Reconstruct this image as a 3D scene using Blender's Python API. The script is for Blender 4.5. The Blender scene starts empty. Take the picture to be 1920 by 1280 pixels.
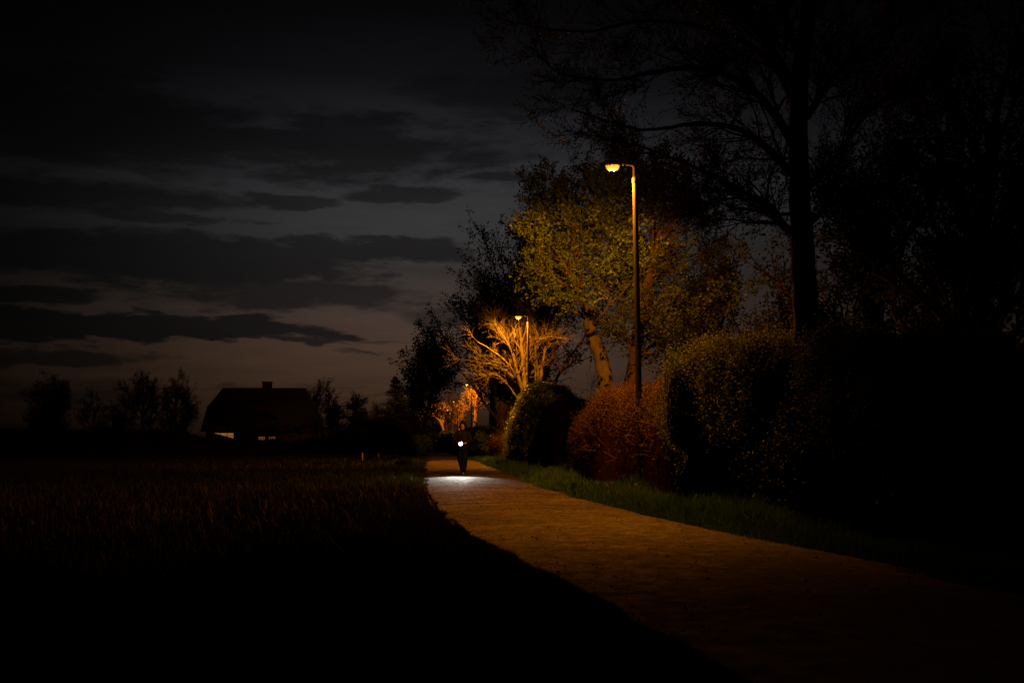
import bpy, bmesh, math, random
import numpy as np
from mathutils import Vector, Matrix

C = bpy.context.scene.collection
sc = bpy.context.scene
PI = math.pi
RNG = np.random.default_rng(7)

# ------------------------------------------------------------------ camera
CAMZ, F, HOR = 1.2, 2000.0, 824.0
PITCH = math.atan((HOR - 640) / F)
cam = bpy.data.cameras.new('camera')
cam.sensor_width = 36; cam.lens = 36 * F / 1920; cam.clip_end = 6000; cam.clip_start = 0.05
camo = bpy.data.objects.new('camera', cam); C.objects.link(camo)
camo.location = (0, 0, CAMZ); camo.rotation_euler = (PI / 2 + PITCH, 0, 0)
sc.camera = camo

def P(px, py, d):
    """world point at distance d along the path that the photograph shows at px, py"""
    a, b = (px - 960) / F, (640 - py) / F
    dy = math.cos(PITCH) - b * math.sin(PITCH)
    dz = math.sin(PITCH) + b * math.cos(PITCH)
    return np.array([a / dy * d, d, CAMZ + dz / dy * d])

def X(px, d): return (px - 960) / F * d

# ------------------------------------------------------------------ terrain height
def gz(y):
    y = np.asarray(y, float)
    t = np.clip((y - 90) / 60, 0, 1)
    return -1.0 * (t * t * (3 - 2 * t)) - np.clip((y - 140) / 200, 0, 1) * 2.0

def G(y): return float(gz(y))

# ------------------------------------------------------------------ mesh helpers
def new_mesh(name, verts, quads=None, tris=None, tint=None, smooth=False, matidx=None):
    me = bpy.data.meshes.new(name)
    v = np.ascontiguousarray(verts, np.float32)
    nq = 0 if quads is None else len(quads); nt = 0 if tris is None else len(tris)
    loops = []
    if nq: loops.append(np.asarray(quads, np.int32).ravel())
    if nt: loops.append(np.asarray(tris, np.int32).ravel())
    loops = np.concatenate(loops)
    me.vertices.add(len(v)); me.vertices.foreach_set('co', v.ravel())
    me.loops.add(len(loops)); me.loops.foreach_set('vertex_index', loops)
    me.polygons.add(nq + nt)
    st = np.concatenate([np.arange(nq) * 4, nq * 4 + np.arange(nt) * 3]).astype(np.int32)
    me.polygons.foreach_set('loop_start', st)
    if smooth: me.polygons.foreach_set('use_smooth', np.ones(nq + nt, bool))
    if matidx is not None: me.polygons.foreach_set('material_index', np.asarray(matidx, np.int32))
    if tint is not None:
        at = me.attributes.new('tint', 'FLOAT', 'POINT')
        at.data.foreach_set('value', np.asarray(tint, np.float32))
    me.update(calc_edges=True)
    return me

def link(name, me, mats, parent=None):
    o = bpy.data.objects.new(name, me); C.objects.link(o)
    for m in (mats if isinstance(mats, (list, tuple)) else [mats]): me.materials.append(m)
    if parent is not None: o.parent = parent
    return o

def tag(o, label, cat, group=None):
    o['label'] = label; o['category'] = cat
    if group: o['group'] = group
    return o

def thing(name, loc, label, cat, group=None, rz=0):
    o = bpy.data.objects.new(name, None); C.objects.link(o)
    o.empty_display_size = 0.2
    o.location = [float(q) for q in loc]; o.rotation_euler = (0, 0, rz)
    return tag(o, label, cat, group)

def copy_tree(o, parent=None):
    c = o.copy(); C.objects.link(c)
    if parent is not None: c.parent = parent
    for ch in list(o.children): copy_tree(ch, c)
    return c

class Shapes:
    """collects simple solids in one bmesh"""
    def __init__(s): s.bm = bmesh.new()
    def box(s, c, size, rot=None, bevel=0.0):
        r = bmesh.ops.create_cube(s.bm, size=1.0)
        vs = r['verts']
        m = Matrix.Translation(c) @ (rot.to_4x4() if rot else Matrix.Identity(4)) @ Matrix.Diagonal((*size, 1))
        bmesh.ops.transform(s.bm, matrix=m, verts=vs)
        if bevel:
            es = list({e for v in vs for e in v.link_edges})
            bmesh.ops.bevel(s.bm, geom=es, offset=bevel, segments=2, affect='EDGES', profile=0.5)
        return s
    def lathe(s, prof, n=20, c=(0, 0, 0), rot=None):
        rings = []
        for r, z in prof:
            ring = []
            for i in range(n):
                a = 2 * PI * i / n
                v = Vector((r * math.cos(a), r * math.sin(a), z))
                if rot: v = rot @ v
                ring.append(s.bm.verts.new(v + Vector(c)))
            rings.append(ring)
        for a, b in zip(rings, rings[1:]):
            for i in range(n):
                f = s.bm.faces.new((a[i], a[(i + 1) % n], b[(i + 1) % n], b[i])); f.smooth = True
        s.bm.faces.new(rings[0][::-1]); s.bm.faces.new(rings[-1])
        return s
    def tube(s, pts, rad, n=8):
        pts = [Vector(p) for p in pts]
        rings = []
        for i, p in enumerate(pts):
            t = (pts[min(i + 1, len(pts) - 1)] - pts[max(i - 1, 0)]).normalized()
            q = t.to_track_quat('Z', 'Y')
            r = rad[i] if isinstance(rad, (list, tuple)) else rad
            rings.append([s.bm.verts.new(p + q @ Vector((r * math.cos(2 * PI * k / n), r * math.sin(2 * PI * k / n), 0))) for k in range(n)])
        for a, b in zip(rings, rings[1:]):
            for i in range(n):
                f = s.bm.faces.new((a[i], a[(i + 1) % n], b[(i + 1) % n], b[i])); f.smooth = True
        s.bm.faces.new(rings[0][::-1]); s.bm.faces.new(rings[-1])
        return s
    def poly(s, pts, thick):
        """flat polygon (list of 3D points) given a thickness vector"""
        a = [s.bm.verts.new(p) for p in pts]
        b = [s.bm.verts.new(Vector(p) + Vector(thick)) for p in pts]
        n = len(pts)
        s.bm.faces.new(a[::-1]); s.bm.faces.new(b)
        for i in range(n): s.bm.faces.new((a[i], a[(i + 1) % n], b[(i + 1) % n], b[i]))
        return s
    def build(s, name, mat, parent=None):
        bmesh.ops.recalc_face_normals(s.bm, faces=s.bm.faces)
        me = bpy.data.meshes.new(name); s.bm.to_mesh(me); s.bm.free()
        return link(name, me, mat, parent)

# ------------------------------------------------------------------ numpy value noise
def _hash(ix, iy, iz):
    h = (ix * 374761393 + iy * 668265263 + iz * 1274126177) & 0x7fffffff
    h = ((h ^ (h >> 13)) * 1274126177) & 0x7fffffff
    return ((h ^ (h >> 16)) & 0xffff) / 65535.0

def vnoise(p, scale=1.0, seed=0):
    p = np.asarray(p, float) * scale + seed * 17.31 + 1000
    i = np.floor(p).astype(np.int64); f = p - i; f = f * f * (3 - 2 * f)
    out = 0
    for dx in (0, 1):
        for dy in (0, 1):
            for dz in (0, 1):
                w = (f[:, 0] if dx else 1 - f[:, 0]) * (f[:, 1] if dy else 1 - f[:, 1]) * (f[:, 2] if dz else 1 - f[:, 2])
                out = out + w * _hash(i[:, 0] + dx, i[:, 1] + dy, i[:, 2] + dz)
    return out * 2 - 1

# ------------------------------------------------------------------ materials
def mat_new(name):
    m = bpy.data.materials.new(name); m.use_nodes = True
    nt = m.node_tree; b = nt.nodes['Principled BSDF']
    return m, nt, b

def ramp(nt, stops, fac=None):
    r = nt.nodes.new('ShaderNodeValToRGB'); e = r.color_ramp.elements
    while len(e) < len(stops): e.new(0.5)
    for el, (p, c) in zip(e, stops):
        el.position = p; el.color = (*c, 1)
    if fac is not None: nt.links.new(fac, r.inputs[0])
    return r

def noise(nt, scale, detail=3, rough=0.55, vec=None):
    n = nt.nodes.new('ShaderNodeTexNoise'); n.inputs['Scale'].default_value = scale
    n.inputs['Detail'].default_value = detail; n.inputs['Roughness'].default_value = rough
    if vec is None:
        tc = nt.nodes.new('ShaderNodeTexCoord'); vec = tc.outputs['Object']
    nt.links.new(vec, n.inputs['Vector'])
    return n

def bump(nt, b, h, strength=0.5, dist=0.01):
    k = nt.nodes.new('ShaderNodeBump'); k.inputs['Strength'].default_value = strength; k.inputs['Distance'].default_value = dist
    nt.links.new(h, k.inputs['Height']); nt.links.new(k.outputs[0], b.inputs['Normal'])

def leaf_mat(name, stops, rough=0.45, spec=0.4):
    m, nt, b = mat_new(name)
    a = nt.nodes.new('ShaderNodeAttribute'); a.attribute_name = 'tint'
    r = ramp(nt, stops, a.outputs['Fac'])
    nt.links.new(r.outputs[0], b.inputs['Base Color'])
    b.inputs['Roughness'].default_value = rough
    b.inputs['Specular IOR Level'].default_value = spec
    tl = nt.nodes.new('ShaderNodeBsdfTranslucent'); nt.links.new(r.outputs[0], tl.inputs['Color'])
    mx = nt.nodes.new('ShaderNodeMixShader'); mx.inputs[0].default_value = 0.3
    nt.links.new(b.outputs[0], mx.inputs[1]); nt.links.new(tl.outputs[0], mx.inputs[2])
    nt.links.new(mx.outputs[0], nt.nodes['Material Output'].inputs['Surface'])
    return m

def noise_mat(name, stops, scale=8, rough=0.8, bscale=None, bstr=0.5, bdist=0.01, spec=0.3, detail=4, stretch=None, metal=0):
    m, nt, b = mat_new(name)
    tc = nt.nodes.new('ShaderNodeTexCoord'); vec = tc.outputs['Object']
    if stretch:
        mp = nt.nodes.new('ShaderNodeMapping'); mp.inputs['Scale'].default_value = stretch
        nt.links.new(vec, mp.inputs[0]); vec = mp.outputs[0]
    n = noise(nt, scale, detail, vec=vec)
    r = ramp(nt, stops, n.outputs['Fac'])
    nt.links.new(r.outputs[0], b.inputs['Base Color'])
    b.inputs['Roughness'].default_value = rough; b.inputs['Specular IOR Level'].default_value = spec
    b.inputs['Metallic'].default_value = metal
    n2 = noise(nt, bscale or scale * 2, 4, vec=vec)
    bump(nt, b, n2.outputs['Fac'], bstr, bdist)
    return m

def emit_mat(name, col, strength):
    m, nt, b = mat_new(name)
    b.inputs['Base Color'].default_value = (0.8, 0.8, 0.8, 1)
    b.inputs['Emission Color'].default_value = (*col, 1); b.inputs['Emission Strength'].default_value = strength
    return m

M = {}
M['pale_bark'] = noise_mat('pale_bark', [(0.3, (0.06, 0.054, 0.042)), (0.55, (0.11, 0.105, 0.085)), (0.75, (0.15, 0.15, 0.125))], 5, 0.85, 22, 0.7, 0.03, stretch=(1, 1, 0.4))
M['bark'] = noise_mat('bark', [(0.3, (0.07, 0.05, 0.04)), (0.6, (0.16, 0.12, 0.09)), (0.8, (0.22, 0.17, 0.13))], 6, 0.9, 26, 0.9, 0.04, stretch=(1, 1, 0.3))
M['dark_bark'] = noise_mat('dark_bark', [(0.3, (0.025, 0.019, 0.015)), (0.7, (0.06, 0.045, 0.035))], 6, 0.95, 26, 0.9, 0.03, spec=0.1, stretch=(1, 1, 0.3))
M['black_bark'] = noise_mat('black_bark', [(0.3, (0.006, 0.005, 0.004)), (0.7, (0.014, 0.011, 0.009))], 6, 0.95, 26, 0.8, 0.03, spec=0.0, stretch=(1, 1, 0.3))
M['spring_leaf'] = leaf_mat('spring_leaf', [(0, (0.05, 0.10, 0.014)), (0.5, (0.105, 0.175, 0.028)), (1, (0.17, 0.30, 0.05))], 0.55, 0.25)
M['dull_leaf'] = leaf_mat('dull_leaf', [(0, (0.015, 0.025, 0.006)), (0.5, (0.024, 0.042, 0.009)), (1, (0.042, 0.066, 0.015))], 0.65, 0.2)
M['ivy_leaf'] = leaf_mat('ivy_leaf', [(0, (0.075, 0.105, 0.025)), (0.5, (0.125, 0.175, 0.04)), (1, (0.17, 0.235, 0.055))], 0.7, 0.12)
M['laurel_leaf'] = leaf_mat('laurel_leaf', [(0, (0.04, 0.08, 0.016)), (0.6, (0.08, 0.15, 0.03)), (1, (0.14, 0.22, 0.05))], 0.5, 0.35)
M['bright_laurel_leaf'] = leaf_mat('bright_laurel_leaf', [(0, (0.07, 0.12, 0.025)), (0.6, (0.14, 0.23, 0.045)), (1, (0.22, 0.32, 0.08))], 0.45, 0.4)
M['beech_leaf'] = leaf_mat('beech_leaf', [(0, (0.036, 0.020, 0.010)), (0.6, (0.070, 0.040, 0.018)), (1, (0.115, 0.075, 0.032))], 0.7, 0.2)
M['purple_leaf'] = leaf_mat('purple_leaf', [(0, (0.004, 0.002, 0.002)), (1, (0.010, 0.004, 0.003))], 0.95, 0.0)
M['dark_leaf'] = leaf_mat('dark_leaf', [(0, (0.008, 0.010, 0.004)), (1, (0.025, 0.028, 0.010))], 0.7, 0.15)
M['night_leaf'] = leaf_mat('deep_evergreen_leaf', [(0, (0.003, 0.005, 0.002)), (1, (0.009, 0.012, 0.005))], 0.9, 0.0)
M['needle'] = leaf_mat('needle', [(0, (0.010, 0.018, 0.008)), (1, (0.03, 0.045, 0.018))], 0.7, 0.15)
M['bud'] = leaf_mat('bud', [(0, (0.05, 0.03, 0.015)), (1, (0.12, 0.075, 0.03))], 0.6, 0.3)
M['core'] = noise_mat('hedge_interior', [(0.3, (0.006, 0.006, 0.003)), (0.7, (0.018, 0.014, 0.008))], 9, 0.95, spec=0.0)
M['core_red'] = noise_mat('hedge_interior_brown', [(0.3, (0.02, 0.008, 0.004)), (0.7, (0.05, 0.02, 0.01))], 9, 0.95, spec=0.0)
M['grass'] = leaf_mat('grass_blade', [(0, (0.02, 0.065, 0.012)), (0.55, (0.042, 0.13, 0.022)), (0.8, (0.07, 0.15, 0.035)), (1, (0.13, 0.14, 0.06))], 0.55, 0.3)
M['field_grass'] = leaf_mat('field_grass_blade', [(0, (0.006, 0.010, 0.003)), (0.45, (0.028, 0.052, 0.011)), (0.8, (0.042, 0.048, 0.016)), (1, (0.08, 0.065, 0.03))], 0.6, 0.2)
M['dry_grass'] = leaf_mat('dry_grass_blade', [(0, (0.005, 0.006, 0.002)), (0.5, (0.009, 0.009, 0.003)), (0.8, (0.016, 0.011, 0.005)), (1, (0.05, 0.032, 0.014))], 0.65, 0.2)
M['steel'] = noise_mat('galvanised_steel', [(0.3, (0.012, 0.012, 0.011)), (0.55, (0.020, 0.019, 0.017)), (0.75, (0.034, 0.028, 0.022))], 7, 0.8, 40, 0.3, 0.004, spec=0.12, stretch=(1, 1, 0.25))
M['lantern_grey'] = noise_mat('lantern_paint', [(0.3, (0.10, 0.10, 0.10)), (0.7, (0.17, 0.17, 0.16))], 12, 0.5, 60, 0.1, 0.002)
M['lens'] = emit_mat('sodium_lens', (1.0, 0.29, 0.02), 2.5)
M['lens_off'] = noise_mat('unlit_lens', [(0.3, (0.25, 0.25, 0.22)), (0.7, (0.35, 0.34, 0.3))], 10, 0.3)
M['torch_lens'] = emit_mat('torch_lens', (0.92, 0.97, 1.0), 60)
M['jacket'] = noise_mat('dark_jacket_cloth', [(0.3, (0.0027, 0.0054, 0.0096)), (0.7, (0.0054, 0.0099, 0.0168))], 30, 0.8, 60, 0.5, 0.004, spec=0.25)
M['trousers'] = noise_mat('dark_trouser_cloth', [(0.3, (0.003, 0.0063, 0.0132)), (0.7, (0.006, 0.0117, 0.0228))], 30, 0.9, 70, 0.5, 0.004, spec=0.1)
M['skin'] = noise_mat('skin', [(0.3, (0.42, 0.26, 0.19)), (0.7, (0.52, 0.34, 0.26))], 14, 0.55, 60, 0.2, 0.002)
M['shoe'] = noise_mat('black_leather', [(0.3, (0.01, 0.01, 0.01)), (0.7, (0.025, 0.022, 0.02))], 20, 0.5)
M['torch_body'] = noise_mat('black_anodised', [(0.3, (0.015, 0.015, 0.016)), (0.7, (0.03, 0.03, 0.03))], 40, 0.35, metal=0.6)
M['wall'] = noise_mat('dark_brick_wall', [(0.3, (0.03, 0.022, 0.018)), (0.7, (0.06, 0.042, 0.034))], 3, 0.9)
M['roof'] = noise_mat('roof_tiles', [(0.3, (0.03, 0.026, 0.024)), (0.7, (0.06, 0.05, 0.045))], 4, 0.9, spec=0.1, stretch=(1, 1, 6))
M['frame'] = noise_mat('window_frame_paint', [(0.3, (0.10, 0.08, 0.06)), (0.7, (0.16, 0.12, 0.09))], 10, 0.5)
M['lit_pane'] = emit_mat('lit_pane', (1.0, 0.36, 0.07), 0.22)
M['dim_pane'] = emit_mat('dim_pane', (1.0, 0.30, 0.10), 0.15)
M['dark_pane'] = noise_mat('unlit_glass', [(0.3, (0.01, 0.01, 0.012)), (0.7, (0.02, 0.02, 0.022))], 3, 0.1, bstr=0.02)
M['timber'] = noise_mat('weathered_timber', [(0.3, (0.07, 0.055, 0.04)), (0.7, (0.15, 0.12, 0.09))], 8, 0.85, 30, 0.6, 0.01, stretch=(6, 6, 0.5))
M['pale_timber'] = noise_mat('pale_timber', [(0.3, (0.18, 0.15, 0.11)), (0.7, (0.28, 0.24, 0.18))], 8, 0.8, 30, 0.5, 0.01)
M['wire'] = noise_mat('black_cable', [(0.3, (0.02, 0.02, 0.02)), (0.7, (0.03, 0.03, 0.03))], 5, 0.6)
M['box'] = noise_mat('brown_box_paint', [(0.3, (0.06, 0.025, 0.018)), (0.7, (0.10, 0.04, 0.028))], 9, 0.6)

def ground_material():
    m, nt, b = mat_new('field_soil')
    n1 = noise(nt, 0.35, 5, 0.6); n2 = noise(nt, 22, 5, 0.7)
    r1 = ramp(nt, [(0.35, (0.007, 0.008, 0.0035)), (0.5, (0.010, 0.0095, 0.004)), (0.68, (0.015, 0.010, 0.0055))], n1.outputs['Fac'])
    r2 = ramp(nt, [(0.3, (0.45, 0.45, 0.45)), (0.7, (1.3, 1.3, 1.3))], n2.outputs['Fac'])
    mx = nt.nodes.new('ShaderNodeMixRGB'); mx.blend_type = 'MULTIPLY'; mx.inputs[0].default_value = 1
    nt.links.new(r1.outputs[0], mx.inputs[1]); nt.links.new(r2.outputs[0], mx.inputs[2])
    nt.links.new(mx.outputs[0], b.inputs['Base Color'])
    b.inputs['Roughness'].default_value = 0.95; b.inputs['Specular IOR Level'].default_value = 0.1
    bump(nt, b, n2.outputs['Fac'], 1.0, 0.06)
    return m

def path_material():
    m, nt, b = mat_new('worn_asphalt')
    tc = nt.nodes.new('ShaderNodeTexCoord'); ob = tc.outputs['Object']
    big = noise(nt, 0.55, 5, 0.6, ob); mid = noise(nt, 5.0, 4, 0.6, ob); fine = noise(nt, 70, 3, 0.7, ob)
    vo = nt.nodes.new('ShaderNodeTexVoronoi'); vo.inputs['Scale'].default_value = 34; nt.links.new(ob, vo.inputs['Vector'])
    r0 = ramp(nt, [(0.3, (0.085, 0.073, 0.062)), (0.52, (0.125, 0.108, 0.092)), (0.72, (0.16, 0.14, 0.12))], big.outputs['Fac'])
    grit = noise(nt, 11, 7, 0.8, ob)
    mp = nt.nodes.new('ShaderNodeMapping'); mp.inputs['Scale'].default_value = (0.25, 1, 1); nt.links.new(ob, mp.inputs[0])
    shade_streak = noise(nt, 2.2, 5, 0.65, mp.outputs[0])
    r1a = ramp(nt, [(0.38, (0.16, 0.16, 0.16)), (0.5, (0.9, 0.9, 0.9)), (0.62, (2.3, 2.2, 2.1))], grit.outputs['Fac'])
    r1b = ramp(nt, [(0.38, (0.38, 0.38, 0.38)), (0.58, (1.3, 1.3, 1.3))], shade_streak.outputs['Fac'])  # dark shading streaks across the path, painted into the asphalt colour
    r1 = nt.nodes.new('ShaderNodeMixRGB'); r1.blend_type = 'MULTIPLY'; r1.inputs[0].default_value = 1
    nt.links.new(r1a.outputs[0], r1.inputs[1]); nt.links.new(r1b.outputs[0], r1.inputs[2])
    r2 = ramp(nt, [(0.0, (0.45, 0.45, 0.45)), (0.55, (1.0, 1.0, 1.0)), (0.9, (1.3, 1.3, 1.3)), (0.97, (3.6, 3.5, 3.4))], vo.outputs['Color'])
    a = nt.nodes.new('ShaderNodeMixRGB'); a.blend_type = 'MULTIPLY'; a.inputs[0].default_value = 1
    nt.links.new(r0.outputs[0], a.inputs[1]); nt.links.new(r1.outputs[0], a.inputs[2])
    c = nt.nodes.new('ShaderNodeMixRGB'); c.blend_type = 'MULTIPLY'; c.inputs[0].default_value = 1
    nt.links.new(a.outputs[0], c.inputs[1]); nt.links.new(r2.outputs[0], c.inputs[2])
    # darker repair patches, cracks, and soil trodden in along both edges
    pn = noise(nt, 0.42, 2, 0.5, ob); pr_ = ramp(nt, [(0.55, (1, 1, 1)), (0.565, (0.68, 0.68, 0.68))], pn.outputs['Fac'])
    cv = nt.nodes.new('ShaderNodeTexVoronoi'); cv.feature = 'DISTANCE_TO_EDGE'; cv.inputs['Scale'].default_value = 0.55
    wv = nt.nodes.new('ShaderNodeMixRGB'); wv.inputs[0].default_value = 0.18; nt.links.new(ob, wv.inputs[1]); nt.links.new(mid.outputs['Color'], wv.inputs[2]); nt.links.new(wv.outputs[0], cv.inputs['Vector'])
    cr = ramp(nt, [(0.004, (0.35, 0.35, 0.35)), (0.012, (1, 1, 1))], cv.outputs['Distance'])
    p1 = nt.nodes.new('ShaderNodeMixRGB'); p1.blend_type = 'MULTIPLY'; p1.inputs[0].default_value = 1
    nt.links.new(c.outputs[0], p1.inputs[1]); nt.links.new(pr_.outputs[0], p1.inputs[2])
    p2 = nt.nodes.new('ShaderNodeMixRGB'); p2.blend_type = 'MULTIPLY'; p2.inputs[0].default_value = 1
    nt.links.new(p1.outputs[0], p2.inputs[1]); nt.links.new(cr.outputs[0], p2.inputs[2])
    at = nt.nodes.new('ShaderNodeAttribute'); at.attribute_name = 'tint'
    ea = nt.nodes.new('ShaderNodeMath'); ea.operation = 'MULTIPLY_ADD'; ea.inputs[1].default_value = 0.55; nt.links.new(mid.outputs['Fac'], ea.inputs[0]); nt.links.new(at.outputs['Fac'], ea.inputs[2])
    er = ramp(nt, [(0.0, (0, 0, 0)), (0.55, (0, 0, 0)), (0.68, (1, 1, 1))]); sc_ = nt.nodes.new('ShaderNodeMath'); sc_.operation = 'MULTIPLY'; sc_.inputs[1].default_value = 0.5
    nt.links.new(ea.outputs[0], sc_.inputs[0]); nt.links.new(sc_.outputs[0], er.inputs[0])
    p3 = nt.nodes.new('ShaderNodeMixRGB'); nt.links.new(er.outputs[0], p3.inputs[0]); nt.links.new(p2.outputs[0], p3.inputs[1]); p3.inputs[2].default_value = (0.035, 0.027, 0.016, 1)
    nt.links.new(p3.outputs[0], b.inputs['Base Color'])
    b.inputs['Specular IOR Level'].default_value = 0.22
    rr = ramp(nt, [(0.3, (0.6, 0.6, 0.6)), (0.7, (0.9, 0.9, 0.9))], mid.outputs['Fac'])
    nt.links.new(rr.outputs[0], b.inputs['Roughness'])
    ad = nt.nodes.new('ShaderNodeMath'); ad.operation = 'ADD'
    nt.links.new(grit.outputs['Fac'], ad.inputs[0]); nt.links.new(fine.outputs['Fac'], ad.inputs[1])
    k = nt.nodes.new('ShaderNodeMath'); k.operation = 'MULTIPLY_ADD'; k.inputs[1].default_value = 5.0
    nt.links.new(grit.outputs['Fac'], k.inputs[0]); nt.links.new(ad.outputs[0], k.inputs[2])
    bump(nt, b, k.outputs[0], 1.0, 0.03)
    return m
M['ground'] = ground_material(); M['path'] = path_material()

# ------------------------------------------------------------------ sky
def build_world():
    w = bpy.data.worlds.new('World'); sc.world = w; w.use_nodes = True
    nt = w.node_tree; nt.nodes.clear(); L = nt.links
    def val(x, s):
        if isinstance(x, (int, float)): s.default_value = x
        else: L.new(x, s)
    def m(op, a, b=0.0, c=None, clamp=False):
        n = nt.nodes.new('ShaderNodeMath'); n.operation = op; n.use_clamp = clamp
        val(a, n.inputs[0]); val(b, n.inputs[1])
        if c is not None: val(c, n.inputs[2])
        return n.outputs[0]
    tc = nt.nodes.new('ShaderNodeTexCoord'); sp = nt.nodes.new('ShaderNodeSeparateXYZ')
    L.new(tc.outputs['Generated'], sp.inputs[0])
    x, y, z = sp.outputs
    hyp = m('SQRT', m('ADD', m('MULTIPLY', x, x), m('MULTIPLY', y, y)))
    u = m('ARCTAN2', x, y)                       # azimuth from the path's direction
    v = m('DIVIDE', z, m('MAXIMUM', hyp, 0.02))  # height above the horizon
    cb = nt.nodes.new('ShaderNodeCombineXYZ'); L.new(u, cb.inputs[0]); L.new(v, cb.inputs[1])
    def wn(sx, sy, detail=6, rough=0.6, off=0.0):
        mp = nt.nodes.new('ShaderNodeMapping'); mp.inputs['Scale'].default_value = (sx, sy, 1); mp.inputs['Location'].default_value = (off, off * 0.7, off)
        L.new(cb.outputs[0], mp.inputs[0])
        n = nt.nodes.new('ShaderNodeTexNoise'); n.inputs['Scale'].default_value = 1; n.inputs['Detail'].default_value = detail; n.inputs['Roughness'].default_value = rough
        L.new(mp.outputs[0], n.inputs['Vector'])
        return m('SUBTRACT', n.outputs['Fac'], 0.5)
    nA = wn(9, 40, 8, 0.62); nB = wn(26, 90, 6, 0.6, 3.3); nC = wn(5, 55, 6, 0.55, 7.7)
    def lin(c): return tuple(((q / 255 + 0.055) / 1.055) ** 2.4 if q > 10 else q / 255 / 12.92 for q in c)
    stops = [(800, (38, 24, 16)), (745, (60, 42, 30)), (670, (72, 53, 42)), (600, (69, 55, 48)), (520, (57, 50, 47)), (430, (54, 53, 53)), (350, (50, 50, 52)), (250, (35, 35, 38)), (130, (16, 15, 17)), (0, (7, 6, 7))]
    VM = 0.45
    r = nt.nodes.new('ShaderNodeValToRGB'); e = r.color_ramp.elements
    while len(e) < len(stops): e.new(0.5)
    for el, (py, c) in zip(e, stops):
        el.position = (HOR - py) / F / VM; el.color = (*lin(c), 1)
    L.new(m('DIVIDE', v, VM), r.inputs[0])
    # the glow of the sunken sun fades away to both sides
    du = m('SUBTRACT', u, -0.085)
    sg = m('MULTIPLY_ADD', m('GREATER_THAN', du, 0.0), -1.0 / (2 * 0.27 ** 2) + 1.0 / (2 * 0.175 ** 2), -1.0 / (2 * 0.175 ** 2))
    az = m('EXPONENT', m('MULTIPLY', m('MULTIPLY', du, du), sg))
    az = m('MULTIPLY_ADD', az, 0.985, 0.015)
    wA = wn(6, 22, 3, 0.5, 12.1); wB = wn(6, 22, 3, 0.5, 21.7); wC = wn(30, 110, 4, 0.6, 5.1)
    uw = m('ADD', u, m('MULTIPLY', wA, 0.10)); vw = m('ADD', v, m('MULTIPLY_ADD', wB, 0.034, m('MULTIPLY', wC, 0.016)))
    mask = None
    def U(px): return math.atan((px - 960) / F)
    def V(py): return (HOR - py) / F
    #        px    py   a    b   strength amp soft
    bands = [(330, 505, 480, 68, 0.95, 0.6, 0.35), (-40, 505, 300, 55, 0.9, 0.6, 0.4), (690, 468, 240, 32, 0.95, 0.6, 0.3), (560, 565, 360, 40, 0.88, 0.7, 0.5),
             (180, 622, 470, 34, 1.0, 0.55, 0.22), (20, 572, 190, 22, 0.95, 0.5, 0.3), (480, 643, 160, 10, 0.9, 0.7, 0.5), (100, 680, 230, 26, 0.9, 0.9, 0.5),
             (600, 275, 500, 90, 0.92, 0.8, 0.5), (545, 375, 110, 22, 0.85, 0.5, 0.35), (745, 362, 140, 24, 0.92, 0.5, 0.4), (915, 327, 120, 19, 0.85, 0.5, 0.4),
             (130, 395, 370, 46, 0.9, 1.0, 0.5), (300, 425, 220, 18, 0.75, 0.8, 0.4), (150, 260, 520, 130, 0.95, 0.6, 0.5), (520, 727, 190, 10, 0.55, 0.6, 0.5), (690, 633, 110, 4, 0.5, 0.6, 0.6), (650, 660, 80, 7, 0.6, 0.9, 0.6),
             (100, 745, 260, 40, 0.8, 0.8, 0.6), (860, 590, 120, 26, 0.7, 0.5, 0.5), (1000, 160, 320, 70, 0.8, 0.9, 0.6)]
    for px, py, a, b, st, amp, soft in bands:
        ex = m('DIVIDE', m('SUBTRACT', uw, U(px)), a / F); ey = m('DIVIDE', m('SUBTRACT', vw, V(py)), b / F)
        e_ = m('SUBTRACT', 1.0, m('SQRT', m('ADD', m('MULTIPLY', ex, ex), m('MULTIPLY', ey, ey))))
        e_ = m('ADD', e_, m('MULTIPLY_ADD', nA, amp * 1.9, m('MULTIPLY', nB, amp * 1.3)))
        k = nt.nodes.new('ShaderNodeMapRange'); k.interpolation_type = 'SMOOTHSTEP'
        L.new(e_, k.inputs[0]); k.inputs[1].default_value = 0.02; k.inputs[2].default_value = 0.02 + soft * 1.15; k.inputs[3].default_value = 0; k.inputs[4].default_value = st
        mask = k.outputs[0] if mask is None else m('MAXIMUM', mask, k.outputs[0])
    wisps = m('MULTIPLY', m('MAXIMUM', m('ADD', nC, 0.02), 0.0), 1.8)
    mask = m('MINIMUM', m('MAXIMUM', mask, wisps), 1.0)
    sky = nt.nodes.new('ShaderNodeTexSky'); sky.sky_type = 'NISHITA'; sky.sun_disc = False
    sky.sun_elevation = math.radians(-6.0); sky.sun_rotation = math.radians(-5)
    r2 = nt.nodes.new('ShaderNodeValToRGB'); e = r2.color_ramp.elements
    cst = [(800, (26, 20, 17)), (640, (25, 22, 21)), (520, (28, 26, 26)), (400, (30, 29, 30)), (260, (17, 17, 18)), (120, (9, 9, 10)), (0, (5, 4, 5))]
    while len(e) < len(cst): e.new(0.5)
    for el, (py, c) in zip(e, cst):
        el.position = (HOR - py) / F / VM; el.color = (*lin(c), 1)
    L.new(m('DIVIDE', v, VM), r2.inputs[0])
    mixc = nt.nodes.new('ShaderNodeMixRGB'); L.new(mask, mixc.inputs[0]); L.new(r.outputs[0], mixc.inputs[1]); L.new(r2.outputs[0], mixc.inputs[2])
    tr = m('MULTIPLY_ADD', nC, 0.5, m('MULTIPLY_ADD', nB, 0.25, 1.0))
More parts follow.
